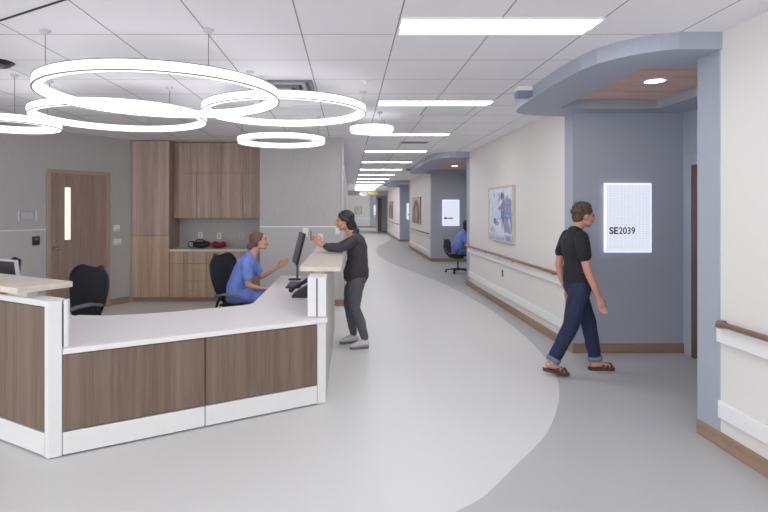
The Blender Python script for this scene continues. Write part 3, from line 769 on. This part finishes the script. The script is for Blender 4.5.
# wall plates
def plate(px_, py_, wd, hd, y, label, slot=True, nm='wall_plate', cat='wall plate', mat=None):
    p = at(px_, py_, y)
    e = empty(nm, (p.x, y, p.z-hd/2), 0, label, cat, 'white wall plates behind the desk')
    b = MB(); b.box(-wd/2, wd/2, -.008, 0, 0, hd); b.build('plate', mat or M['plate'], e, bevel=.002)
    if slot:
        for z in (.27, .62):
            b = MB(); b.box(-wd*.16, wd*.16, -.0095, -.008, hd*z, hd*(z+.14)); b.build('socket', M['grey_plastic'], e)
plate(305.5, 232.2, .09, .145, 8.92, 'white wall plate left of the standing woman, leftmost on grey wall', False)
plate(320.5, 237.3, .085, .12, 8.92, 'white wall plate behind the hands of the standing woman', False)
plate(337.5, 231, .07, .10, 8.92, 'white wall plate just left of the standing woman face', False)
plate(219.2, 235.8, .08, .12, 9.878, 'white wall outlet in the niche above the red bag')
plate(241, 235.8, .07, .115, 9.878, 'pale wall outlet in the niche beside the seated woman', mat=M['lightmetal'])
plate(200.5, 235, .08, .11, 9.878, 'wall outlet in the niche above the black pouch')
def onwall(name, t, z0, wd, h, dep, mat, label, cat, extra=None):
    p = wl(t); e = empty(name, (p.x, p.y, z0), AX, label, cat)
    b = MB(); b.box(-wd/2, wd/2, 0.0, dep, 0, h); b.build('plate', mat, e, bevel=.002)
    if extra: extra(e, wd, h, dep)
def ex_disp(e, w, h, d):
    b = MB(); b.box(-w*.3, w*.3, d, d+.02, h*.1, h*.3); b.build('nozzle', M['lightmetal'], e)
onwall('wall_dispenser', .28, 1.23, .10, .105, .04, M['plate'], 'upper small white dispenser between door and cabinets', 'dispenser', ex_disp)
onwall('wall_dispenser', .27, 1.0, .12, .105, .05, M['plate'], 'lower small white dispenser between door and cabinets', 'dispenser', ex_disp)
def ex_sign(e, w, h, d):
    b = MB(); b.box(-w*.3, w*.3, d, d+.002, h*.2, h*.8); b.build('insert', M['lightmetal'], e)
    b = MB(); b.box(-w*.5, -w*.45, d, d+.006, 0, h); b.box(w*.45, w*.5, d, d+.006, 0, h); b.build('side_clip', M['plate'], e)
onwall('door_sign', DT1+.28, 1.43, .26, .15, .01, M['vent'], 'small silver sign plate left of the wooden door', 'sign', ex_sign)
def ex_rd(e, w, h, d):
    b = MB(); b.box(-w*.3, w*.3, d, d+.003, h*.55, h*.85); b.build('reader_window', M['grey_plastic'], e)
onwall('card_reader', DT1+.16, 1.075, .10, .125, .03, M['black'], 'black card reader on the wall left of the wooden door', 'card reader', ex_rd)
p = (2.5, 8.8, .5)
e = empty('wall_outlet', p, 0, 'small dark outlet low on the corridor wall below the blue picture', 'outlet')
b = MB(); b.box(-.006, -.001, -.035, .035, 0, .11); b.build('plate', M['grey_plastic'], e)
b = MB(); b.box(-.008, -.006, -.015, .015, .02, .045); b.box(-.008, -.006, -.015, .015, .065, .09); b.build('socket', M['black'], e)

# ------------------------------------------------------------------ desk equipment
def monitor(loc, rz, label, w=.5, h=.32, back=None, tilt=-8, br=.08):
    e = empty('computer_monitor', loc, rz, label, 'monitor', 'computer monitors on the desk')
    # faces local +x
    b = MB(); b.lathe([(0,0),(br,0),(br,.012),(0,.014)], n=28); b.build('base', M['black'], e)
    b = MB(); b.box(-.045, -.02, -.03, .03, .012, .38); b.build('stand', M['grey_plastic'], e, bevel=.004)
    q = MB(); q.box(-.02, .012, -w/2, w/2, 0, h); q.xf(Matrix.Translation((0,0,.21)) @ Matrix.Rotation(math.radians(tilt), 4, 'Y')); o = q.build('casing', back or M['black'], e, bevel=.006)
    q = MB(); q.box(.0125, .0135, -w/2+.012, w/2-.012, .015, h-.012); q.xf(Matrix.Translation((0,0,.21)) @ Matrix.Rotation(math.radians(tilt), 4, 'Y')); q.build('screen', M['screen'], o)
    return e
monitor((-.69, 6.88, .70), PI+.2, 'black computer monitor on the worktop in front of the seated woman', .5, .40, None, -14)
e = empty('keyboard', (-.64, 6.35, .70), 0, 'thin black keyboard lying on the worktop beside the monitor', 'keyboard')
b = MB(); b.box(-.08, .08, -.22, .22, 0, .018); b.build('case', M['black'], e, bevel=.004)
b = MB()
for i in range(5):
    for j in range(14): b.box(-.07+i*.029, -.045+i*.029, -.21+j*.03, -.184+j*.03, .018, .023)
b.build('keys', M['grey_plastic'], e)
e = empty('desk_phone', (-.485, 5.56, .70), PI, 'black desk phone with handset on the right end of the worktop', 'telephone')
b = MB()
b.add([(-.10,-.09,0),(.10,-.09,0),(.10,.09,0),(-.10,.09,0),(-.11,-.09,.15),(.09,-.09,.03),(.09,.09,.03),(-.11,.09,.15)], [(0,3,2,1),(4,5,6,7),(0,1,5,4),(1,2,6,5),(2,3,7,6),(3,0,4,7)])
b.build('phone_body', M['black'], e, bevel=.008)
b = MB(); b.tube([(-.13,-.065,.19),(-.08,-.065,.18),(.0,-.065,.13),(.08,-.065,.085),(.12,-.065,.055)], [.024,.026,.016,.016,.026], n=10); b.build('handset', M['black'], e, smooth=True)
b = MB()
for i in range(4):
    for j in range(3): b.add([(x, y, .0) for x, y in ()], [])
for i in range(4):
    for j in range(3):
        x = .06-i*.033; z = .048+i*.0198; y = -.01+j*.03
        b.box(x-.01, x+.01, y, y+.02, z, z+.006)
b.build('keypad', M['grey_plastic'], e)
# left monitor seen from behind above the left counter
pm = Cc+nL*.50-dL*1.50
monitor((pm.x, pm.y, .70), math.radians(60), 'dark monitor behind the left transaction counter at the photo edge', .56, .27, M['lightmetal'])
q = MB(); q.box(-.0235, -.0205, -.268, .268, .012, .258); q.xf(Matrix.Translation((0,0,.21)) @ Matrix.Rotation(math.radians(-8), 4, 'Y')); q.build('rear_panel', plain('monitor_back', (58, 56, 60), .4), bpy.data.objects['computer_monitor.001'])
# ------------------------------------------------------------------ office chairs (local +x = forward)
def make_chair(loc, rz, label, ah=.62, top=1.035):
    e = empty('office_chair', loc, rz, label, 'chair', 'black mesh office chairs')
    b = MB(); b.lathe([(0,.06),(.05,.06),(.045,.12),(0,.12)], n=16); b.build('hub', M['black'], e)
    for k in range(5):
        a = 2*PI*k/5+.3; c, s = math.cos(a), math.sin(a)
        b = MB(); b.tube([(.03*c,.03*s,.095),(.17*c,.17*s,.085),(.30*c,.30*s,.07)], [(.022,.022),(.018,.018),(.014,.014)], n=8); l = b.build('leg', M['black'], e, smooth=True)
        b = MB(); b.tube([(.30*c-.022*s,.30*s+.022*c,.03),(.30*c+.022*s,.30*s-.022*c,.03)], [.03,.03], n=14, cap=False); b.build('caster', M['black'], l)
    b = MB(); b.tube([(0,0,.1),(0,0,.25),(0,0,.4)], [.028,.024,.02], n=12, cap=False); b.build('gas_column', M['grey_plastic'], e)
    b = MB(); b.box(-.12,.12,-.09,.09,.36,.415); b.build('mechanism', M['black'], e, bevel=.01)
    b = MB(); b.tube([(-.2,0,.44),(-.1,0,.44),(.1,0,.445),(.2,0,.44),(.24,0,.425)], [(.2,.022),(.235,.028),(.25,.03),(.24,.028),(.2,.02)], side=(0,1,0), n=20); b.build('seat', M['mesh_black'], e, smooth=True)
    # backrest
    nu, nv = 18, 18; vs = []
    for lay in (0, 1):
        for j in range(nv+1):
            v = j/nv
            w = .15+.105*math.sin(min(1, v/.75)*PI/2)**1.1
            if v > .82: w *= 1-.26*((v-.82)/.18)**2
            for i in range(nu+1):
                u = -1+2*i/nu
                zt = top-.016*math.cos(3.4*u)-.038*(max(0,abs(u)-.6)/.4)**2
                z = .50+(zt-.50)*v
                x = -.235-.10*v-.05*math.sin(v*PI)*.3+.06*u*u*(.3+.7*v)
                vs.append((x-.018*lay*(1.0), u*w, z))
    fs = []; n0 = (nu+1)*(nv+1)
    for j in range(nv):
        for i in range(nu):
            a = j*(nu+1)+i; fs += [(a,a+1,a+nu+2,a+nu+1), (n0+a,n0+a+nu+1,n0+a+nu+2,n0+a+1)]
    for j in range(nv):
        a = j*(nu+1); fs.append((a,a+nu+1,n0+a+nu+1,n0+a)); a += nu; fs.append((a,n0+a,n0+a+nu+1,a+nu+1))
    for i in range(nu):
        fs.append((i,n0+i,n0+i+1,i+1)); a = nv*(nu+1)+i; fs.append((a,a+1,n0+a+1,n0+a))
    b = MB(); b.add(vs, fs); bk = b.build('backrest', M['mesh_black'], e, smooth=True)
    # rim frame tube
    rim = [Vector(vs[j*(nu+1)]) for j in range(nv+1)] + [Vector(vs[nv*(nu+1)+i]) for i in range(1,nu+1)] + [Vector(vs[j*(nu+1)+nu]) for j in range(nv-1,-1,-1)]
    b = MB(); b.tube([p+Vector((-.009,0,0)) for p in rim], [.012]*len(rim), n=8); b.build('back_frame', M['black'], bk, smooth=True)
    b = MB(); b.tube([(-.1,0,.38),(-.22,0,.40),(-.31,0,.5),(-.36,0,.62),(-.368,0,.7)], [(.05,.018),(.045,.018),(.035,.016),(.03,.014),(.05,.012)], side=(0,1,0), n=10); b.build('spine', M['black'], e, smooth=True)
    for s in (-1, 1):
        b = MB(); b.tube([(-.16,.2*s,.41),(-.17,.29*s,.43),(-.14,.30*s,ah-.07),(-.10,.29*s,ah-.005)], [.016]*4, n=8); a = b.build('arm_support', M['black'], e, smooth=True)
        b = MB(); b.tube([(-.17,.285*s,ah),(-.05,.29*s,ah+.025),(.09,.285*s,ah+.02),(.15,.26*s,ah)], [(.035,.014),(.045,.016),(.045,.016),(.035,.012)], side=(0,1,0), n=12); b.build('armrest', M['grey_plastic'], e, smooth=True)
    return e
make_chair((-2.655, 5.03, 0), math.radians(-114), 'empty black mesh office chair in front of the wooden door', .70)
make_chair((-1.30, 6.60, 0), math.radians(-24), 'black mesh office chair the woman in blue scrubs sits on', .57)
make_chair((-3.95, 5.84, 0), math.radians(-140), 'black office chair half hidden behind the left monitor')
make_chair((2.74, 13.6, 0), math.radians(8), 'low-backed dark office chair with the distant seated person in the second alcove', .6, .84)

# ------------------------------------------------------------------ people
def hand(mb, wrist, d, nrm, thumb, curl=.4, s=1.0):
    """d = pointing direction, nrm = back-of-hand normal, thumb = side of the thumb"""
    d = Vector(d).normalized(); nrm = Vector(nrm); nrm = (nrm-d*nrm.dot(d)).normalized(); t = Vector(thumb); t = (t-d*t.dot(d)-nrm*t.dot(nrm)).normalized()
    w = Vector(wrist)
    mb.tube([w-d*.02, w+d*.02*s, w+d*.055*s, w+d*.088*s], [(.024*s,.018*s),(.03*s,.016*s),(.038*s,.014*s),(.036*s,.012*s)], side=t, n=12)
    for i, (off, ln) in enumerate(((.028,.074),(.010,.084),(-.009,.078),(-.027,.06))):
        p = w+d*.088*s+t*off*s; dd = d.copy(); pts = [p-d*.02*s, p]; seg = ln*s/3
        for k in range(3):
            dd = (Matrix.Rotation(curl*(.6+.3*k), 3, d.cross(nrm)) @ dd) if True else dd
            if k == 0 and dd.dot(nrm) > d.dot(nrm)+1e-6: pass
            p = p+dd*seg; pts.append(p)
        mb.tube(pts, [.0095*s,.0092*s,.0085*s,.008*s,.007*s], n=8)
    p = w+d*.03*s+t*.025*s
    mb.tube([p, p+(d*.5+t*.8-nrm*.3).normalized()*.035*s, p+(d*.8+t*.55-nrm*.4).normalized()*.068*s, p+(d*.95+t*.35-nrm*.45).normalized()*.09*s], [.013*s,.0115*s,.0098*s,.008*s], n=8)

def headgeo(mb, c, R):
    c = Vector(c); m3 = R.to_3x3() if hasattr(R, 'to_3x3') else R
    P = lambda x, y, z: c + m3 @ Vector((x, y, z))
    mb.ell(P(-.012,0,.025), (.094,.075,.088), m3)
    mb.ell(P(.03,0,-.02), (.06,.06,.085), m3)
    mb.ell(P(.045,0,-.078), (.038,.042,.032), m3)
    mb.ell(P(.062,0,-.088), (.018,.022,.02), m3)
    mb.ell(P(.072,0,.028), (.018,.045,.014), m3)                       # brow
    for s in (-1,1):
        mb.ell(P(.062,.036*s,-.028), (.022,.022,.022), m3)             # cheek
        mb.ell(P(-.002,.073*s,-.012), (.018,.011,.03), m3)             # ear
        mb.tube([P(.0,0.03*s,-.06), P(.04,.04*s,-.075)], [.028,.02], n=8)
    mb.tube([P(.083,0,.012), P(.098,0,-.012), P(.107,0,-.028)], [.009,.011,.013], n=8)
    mb.ell(P(.086,0,-.055), (.012,.022,.01), m3)
def facebits(c, m3, parent):
    P = lambda x, y, z: Vector(c) + m3 @ Vector((x, y, z))
    for s in (-1,1):
        b = MB(); b.ell(P(.0805,.028*s,.006), (.009,.012,.007), m3, 10, 8); b.build('eye', M['eye'], parent, smooth=True)
        b = MB(); b.tube([P(.086,.014*s,.024), P(.089,.03*s,.028), P(.078,.046*s,.024)], [.003]*3, n=6); b.build('eyebrow', M['hair_black'], parent)
    b = MB(); b.tube([P(.088,-.022,-.055), P(.0985,0,-.057), P(.088,.022,-.055)], [.004,.006,.004], n=8); b.build('lips', M['lips'], parent, smooth=True)

def limb(mb, pts, rad, grow=0, side=None):
    mb.tube(pts, [(r[0]+grow, r[1]+grow) if isinstance(r, tuple) else r+grow for r in rad], side=side)

# ---- walker -----------------------------------------------------------
def lerp(a, b, t): return Vector(a)*(1-t)+Vector(b)*t
def make_walker():
    J = dict(hL=(0,.085,.86), kL=(.15,.09,.47), aL=(.215,.08,.10), hR=(0,-.085,.86), kR=(-.10,-.09,.47), aR=(-.275,-.09,.135))
    HC = Vector((.065,0,1.535)); HR = Matrix.Rotation(math.radians(6), 3, 'Y')
    b = MB()
    Y = (0,1,0)
    torso = [(0,0,.86),(0,0,.95),(-.005,0,1.08),(-.015,0,1.2),(-.025,0,1.30),(-.02,0,1.37)]; tr = [(.165,.11),(.16,.11),(.14,.10),(.155,.115),(.165,.10),(.08,.06)]
    limb(b, torso, tr, side=Y)
    b.tube([(-.02,0,1.34),(.01,0,1.42),(.035,0,1.48)], [.06,.055,.055])
    headgeo(b, HC, HR)
    legs = {}
    for s in 'LR':
        h, k, a = J['h'+s], J['k'+s], J['a'+s]
        legs[s] = ([h, lerp(h,k,.5), k, lerp(k,a,.35), a], [.088,.075,.056,.052,.036]); limb(b, *legs[s])
    # feet
    for s, (hx, tx, hz, tz) in {'L': (.16,.40,.042,.035), 'R': (-.345,-.125,.085,.035)}.items():
        y = J['a'+s][1]
        b.tube([(hx+.03,y,hz+.015),(hx+.1,y,(hz*.6+tz*.4)+.02),(tx-.06,y,tz+.008),(tx-.012,y,tz)], [(.03,.033),(.034,.032),(.043,.02),(.034,.014)], side=Y)
        b.tube([J['a'+s], (hx+.07,y,hz+.03)], [.038,.034])
    arms = {'R': [(-.03,-.185,1.31),(-.03,-.225,1.18),(.0,-.235,1.02),(.055,-.225,.90),(.11,-.21,.78)], 'L': [(-.03,.185,1.31),(-.06,.225,1.18),(-.09,.235,1.03),(-.06,.235,.90),(-.02,.235,.79)]}
    ar = [.052,.046,.038,.034,.025]
    for s in 'LR': limb(b, arms[s], ar)
    hand(b, (.12,-.205,.765), (.28,.05,-1), (0,-1,.1), (1,0,0), .35)
    hand(b, (-.01,.235,.775), (.2,-.05,-1), (0,1,.1), (1,0,0), .35)
    o = b.build('person', M['skin_c'], remesh=.0065)
    o.location = (2.235, 5.3, 0)
    tag(o, 'person in black t-shirt, rolled dark jeans and brown sandals walking past the alcove', 'person')
    facebits(HC, HR, o)
    # t-shirt
    t = MB(); limb(t, [(-.002,0,.9)]+torso[1:], [(.178,.125)]+[(a+.014, c+.016) for a, c in tr[1:]], side=Y)
    for s in 'LR': limb(t, [lerp(arms[s][0], arms[s][1], x) for x in (-.2,.4,1.15)], [.062,.066,.064])
    t.build('t_shirt', M['tee'], o, remesh=.011, wr=.0045)
    t = MB(); limb(t, [(0,0,.90),(0,0,.84)], [(.168,.118),(.165,.115)], side=Y)
    for s in 'LR':
        p, r = legs[s]; q = lerp(p[3], p[4], .8)
        limb(t, [p[0],p[1],p[2],p[3],q], [.103,.092,.076,.071,.062])
    jn = t.build('jeans', M['jeans'], o, remesh=.011, wr=.0045)
    for s in 'LR':
        p, r = legs[s]; b2 = MB(); dd = (Vector(p[4])-Vector(p[3])).normalized(); q = lerp(p[3], p[4], .92)
        b2.tube([q-dd*.02, q+dd*.022], [.070,.068], n=20, cap=False); b2.build('cuff', M['cuff'], jn, smooth=True)
    # hair
    P = lambda x,y,z: HC+HR@Vector((x,y,z))
    t = MB(); t.ell(P(-.022,0,.04), (.1,.083,.092), HR); t.ell(P(-.055,0,-.01), (.058,.072,.075), HR)
    for k in range(60):
        a = random.uniform(-PI,PI); ph = random.uniform(-.3,1.4); r = Vector((math.cos(ph)*math.cos(a), math.cos(ph)*math.sin(a), math.sin(ph)))
        if r.x > .45 and r.z < .55: continue
        t.ell(P(-.022+r.x*.092, r.y*.076, .04+r.z*.086), (.02,.02,.018))
    t.build('hair', M['hair_walk'], o, remesh=.007, it=1)
    # sandals
    for s, (hx, tx, hz, tz) in {'L': (.15,.405,.012,.012), 'R': (-.36,-.115,.055,.012)}.items():
        y = J['a'+s][1]; outline = [(0,-.028),(.25,-.034),(.55,-.034),(.8,-.05),(.95,-.035),(1.02,0),(.95,.035),(.8,.046),(.55,.036),(.25,.034),(0,.028),(-.03,0)]
        b = MB(); n = len(outline); vs = []
        for lay in (-.012,.016):
            for u, w in outline: vs.append((hx+(tx-hx)*u, y+w, hz+(tz-hz)*min(1,u*1.3)+lay))
        b.add(vs, [tuple(range(n-1,-1,-1)), tuple(range(n,2*n))]+[(i,(i+1)%n,n+(i+1)%n,n+i) for i in range(n)])
        sd = b.build('sandal', M['sandal'], o)
        for u in (.5,.66,.82):
            x = hx+(tx-hx)*u; z = hz+(tz-hz)*min(1,u*1.3)
            b = MB(); b.tube([(x,y-.05,z+.01),(x,y-.042,z+.05-.02*u),(x,y,z+.085-.035*u),(x,y+.042,z+.05-.02*u),(x,y+.05,z+.01)], [(.013,.005)]*5, side=(1,0,0), n=8, cap=False); b.build('strap', M['sandal'], sd)
make_walker()

# ---- standing woman -----------------------------------------------------
def make_stander():
    Y = (0,1,0)
    HC = Vector((.15,0,1.465)); HR = Matrix.Rotation(math.radians(8), 3, 'Y')
    b = MB()
    torso = [(.0,0,.82),(.0,0,.92),(.0,0,1.03),(.01,0,1.15),(.03,0,1.245),(.06,0,1.315)]; tr = [(.155,.115),(.15,.105),(.128,.09),(.14,.105),(.145,.095),(.075,.055)]
    limb(b, torso, tr, side=Y)
    b.tube([(.06,0,1.26),(.09,0,1.34),(.12,0,1.41)], [.055,.048,.05])
    headgeo(b, HC, HR)
    legs = {'N': ([(.0,.08,.80),(.03,.085,.65),(.035,.09,.46),(-.03,.09,.3),(-.085,.09,.10)], [.09,.078,.056,.053,.035]),
            'F': ([(.0,-.08,.80),(.07,-.09,.65),(.10,-.12,.46),(.07,-.13,.3),(.045,-.14,.10)], [.09,.078,.056,.053,.035])}
    for s in legs: limb(b, *legs[s])
    feet = {'N': ((-.11,.10),(.09,.16)), 'F': ((.01,-.14),(.21,-.10))}
    for s, ((hx,hy),(tx,ty)) in feet.items():
        L = lambda u, z: (hx+(tx-hx)*u, hy+(ty-hy)*u, z)
        b.tube([L(.15,.05),L(.4,.052),L(.7,.04)], [.028,.03,.026])
        b.tube([legs[s][0][4], L(.25,.05)], [.036,.034])
    # arms resting on the counter
    arms = {'N': [(.035,.175,1.255),(.12,.20,1.19),(.225,.19,1.148),(.33,.12,1.155),(.41,.05,1.175)],
            'F': [(.035,-.175,1.255),(.12,-.20,1.19),(.225,-.19,1.148),(.33,-.12,1.155),(.41,-.05,1.175)]}
    ar = [.05,.045,.038,.032,.024]
    for s in arms: limb(b, arms[s], ar)
    hand(b, (.425,.045,1.185), (.75,-.15,.65), (.3,1,.1), (-.4,0,1), .5, .95)
    hand(b, (.425,-.045,1.185), (.75,.15,.65), (.3,-1,.1), (-.4,0,1), .5, .95)
    o = b.build('person', M['skin_b'], remesh=.0065)
    o.location = (.10, 6.32, 0); o.rotation_euler = (0,0,PI)
    tag(o, 'dark-haired woman in charcoal cardigan leaning on the counter with clasped hands', 'person')
    facebits(HC, HR, o)
    t = MB(); limb(t, [(.02,0,.845),(.005,0,.92)]+torso[2:5]+[(.045,0,1.30)], [(.19,.155),(.178,.138),(.155,.122),(.158,.125),(.16,.112),(.085,.07)], side=Y)
    for s in arms:
        p = arms[s]; limb(t, [p[0],p[1],p[2],p[3],lerp(p[3],p[4],.5)], [.060,.054,.047,.041,.036])
    t.build('cardigan', M['cardigan'], o, remesh=.010, wr=.0045)
    t = MB(); limb(t, [(0,0,.88),(0,0,.80)], [(.158,.115),(.158,.118)], side=Y)
    for s in legs:
        p, r = legs[s]; limb(t, [p[0],p[1],p[2],p[3],lerp(p[3],p[4],.9)], [.102,.09,.066,.062,.045])
    t.build('trousers', M['grey_pants'], o, remesh=.010, wr=.0045)
    P = lambda x,y,z: HC+HR@Vector((x,y,z))
    t = MB(); t.ell(P(-.024,0,.035), (.101,.085,.092), HR); t.ell(P(-.05,0,-.02), (.065,.078,.085), HR)
    t.tube([P(-.07,0,-.03),P(-.09,.0,-.08),P(-.10,0,-.13)], [(.06,.05),(.058,.045),(.045,.035)], side=Y); t.ell(P(-.105,0,-.14), (.052,.06,.045)); t.ell(P(-.055,0,-.075), (.055,.068,.06))
    for s in (-1,1): t.tube([P(.05,.045*s,.075),P(.02,.075*s,.03),P(-.03,.08*s,-.01)], [.02,.018,.02])
    t.build('hair', M['hair_black'], o, remesh=.007)
    for s, ((hx,hy),(tx,ty)) in feet.items():
        d = Vector((tx-hx, ty-hy, 0)); Lg = d.length; d.normalize(); nn = Vector((-d.y, d.x, 0)); h0 = Vector((hx,hy,0))-d*.01
        out = [(0,-.03),(.3,-.036),(.55,-.037),(.78,-.046),(.95,-.036),(1.06,0),(.95,.036),(.78,.044),(.55,.037),(.3,.036),(0,.03),(-.04,0)]
        b = MB(); n = len(out)
        vs = [h0+d*(u*Lg)+nn*w+Vector((0,0,z)) for z in (.003,.028) for u, w in out]
        b.add(vs, [tuple(range(n-1,-1,-1)), tuple(range(n,2*n))]+[(i,(i+1)%n,n+(i+1)%n,n+i) for i in range(n)])
        q = lambda u, z: h0+d*(u*Lg)+Vector((0,0,z))
        u_ = MB(); u_.tube([q(.08,.06),q(.3,.065),q(.6,.052),q(.85,.042),q(.95,.035)], [(.036,.038),(.04,.04),(.044,.034),(.042,.024),(.03,.016)], side=nn, n=16)
        sh = u_.build('shoe', M['shoe'], o, smooth=True); b.build('sole', M['sole'], sh)
        lc = MB()
        for k in range(3): 
            c0 = q(.48+.1*k, .098-.012*k-.004*k); lc.tube([c0-nn*.022, c0+Vector((0,0,.004)), c0+nn*.022], [.003]*3, n=6)
        lc.build('laces', M['plate'], sh)
    # pen held upright in the clasped hands
    b = MB(); b.tube([(0,0,-.03),(0,0,.0),(0,0,.085)], [.004,.0055,.0055], n=8); b.build('pen_body', M['black']).name
    pn = bpy.data.objects['pen_body']; pn.name = 'pen'; pn.location = (-.445, 6.32, 1.262); tag(pn, 'thin dark pen held upright in the standing woman clasped hands', 'pen')
make_stander()

# ---- seated figures ------------------------------------------------------
def make_sitter(loc, rz, label, skin, hair, bun=True, arms=None, tz=0.0):
    Y = (0,1,0)
    HC = Vector((.155,0,1.205)); HR = Matrix.Rotation(math.radians(-9), 3, 'Y')
    b = MB()
    torso = [(-.10,0,.56),(-.10,0,.66),(-.065,0,.76),(-.02,0,.87),(.015,0,.965),(.045,0,1.03)]; tr = [(.165,.125),(.15,.115),(.14,.105),(.15,.11),(.155,.095),(.075,.055)]
    limb(b, torso, tr, side=Y)
    b.tube([(.045,0,1.0),(.085,0,1.07),(.12,0,1.14)], [.06,.052,.052])
    headgeo(b, HC, HR)
    legs = {}
    for s in (-1,1):
        legs[s] = ([(-.08,.09*s,.545),(.15,.10*s,.555),(.34,.11*s,.53),(.36,.11*s,.32),(.33,.11*s,.11)], [.085,.075,.058,.052,.036]); limb(b, *legs[s])
        b.tube([(.31,.11*s,.05),(.42,.11*s,.045),(.50,.11*s,.035)], [.032,.034,.022])
    if arms is None:
        arms = {-1: [(.015,-.175,.98),(.03,-.205,.84),(.05,-.215,.70),(.13,-.19,.665),(.20,-.165,.655)],
                 1: [(.03,.175,.98),(.09,.205,.85),(.16,.215,.745),(.25,.21,.80),(.36,.19,.865)]}
    for s in arms: limb(b, arms[s], [.05,.045,.038,.032,.024])
    hand(b, (.21,-.16,.655), (.85,.35,-.0), (0,-.3,1), (0,1,0), .3, .9)
    hand(b, (.37,.187,.872), (.8,-.1,.5), (-.2,1,.2), (-.3,0,1), .25, .95)
    o = b.build('person', skin, remesh=.0065); o.location = loc; o.rotation_euler = (0,0,rz)
    tag(o, label, 'person')
    facebits(HC, HR, o)
    t = MB(); limb(t, [(-.10,0,.555),(-.10,0,.66),(-.065,0,.76),(-.02,0,.87),(.013,0,.955),(.038,0,1.02)], [(.19,.15),(.175,.14),(.165,.13),(.17,.13),(.17,.112),(.09,.07)], side=Y)
    for s in arms: limb(t, [arms[s][0], arms[s][1], lerp(arms[s][1],arms[s][2],.35)], [.060,.060,.062])
    t.build('scrub_top', M['scrub'], o, remesh=.010, wr=.006)
    t = MB(); limb(t, [(-.10,0,.62),(-.10,0,.56)], [(.17,.13),(.175,.125)], side=Y)
    for s in (-1,1):
        p, r = legs[s]; limb(t, [p[0],p[1],p[2],p[3],lerp(p[3],p[4],.9)], [.098,.088,.074,.07,.062])
    t.build('scrub_trousers', M['scrub'], o, remesh=.011, wr=.006)
    for s in (-1,1):
        u_ = MB(); u_.tube([(.29,.11*s,.045),(.38,.11*s,.045),(.47,.11*s,.035),(.51,.11*s,.03)], [(.036,.04),(.042,.038),(.043,.028),(.03,.018)], side=Y, n=14); u_.build('shoe', M['shoe'], o, smooth=True)
    P = lambda x,y,z: HC+HR@Vector((x,y,z))
    t = MB(); t.ell(P(-.026,0,.035), (.1,.083,.092), HR); t.ell(P(-.05,0,-.01), (.062,.076,.072), HR)
    if bun: t.ell(P(-.115,0,-.045), (.05,.055,.052)); t.ell(P(-.085,0,-.05), (.05,.05,.045))
    else: t.tube([P(-.05,0,.0),P(-.08,0,-.1),P(-.085,0,-.24)], [(.085,.06),(.095,.05),(.085,.035)], side=Y)
    for s in (-1,1): t.tube([P(.045,.045*s,.078),P(.015,.075*s,.035),P(-.03,.078*s,.0)], [.02,.018,.02])
    t.build('hair', hair, o, remesh=.007)
    return o
make_sitter((-1.25, 6.60, 0), 0.06, 'woman in blue scrubs with brown hair bun sitting at the desk, one hand raised', M['skin_a'], M['hair_brown'])
make_sitter((2.84, 13.62, 0), .14, 'distant person in blue top with long dark hair sitting in the second alcove', M['skin_b'], M['hair_black'], False)

bpy.context.scene.cycles.max_bounces = 16; bpy.context.scene.cycles.diffuse_bounces = 12
# ------------------------------------------------------------------ world and view
w = bpy.data.worlds.new('world'); bpy.context.scene.world = w; w.use_nodes = True
bg = w.node_tree.nodes['Background']; bg.inputs[0].default_value = (.96,.98,1,1); bg.inputs[1].default_value = 1.3
vs_ = bpy.context.scene.view_settings
vs_.view_transform = 'Standard'; vs_.look = 'None'; vs_.gamma = 1; vs_.exposure = 1.1; vs_.use_curve_mapping = False
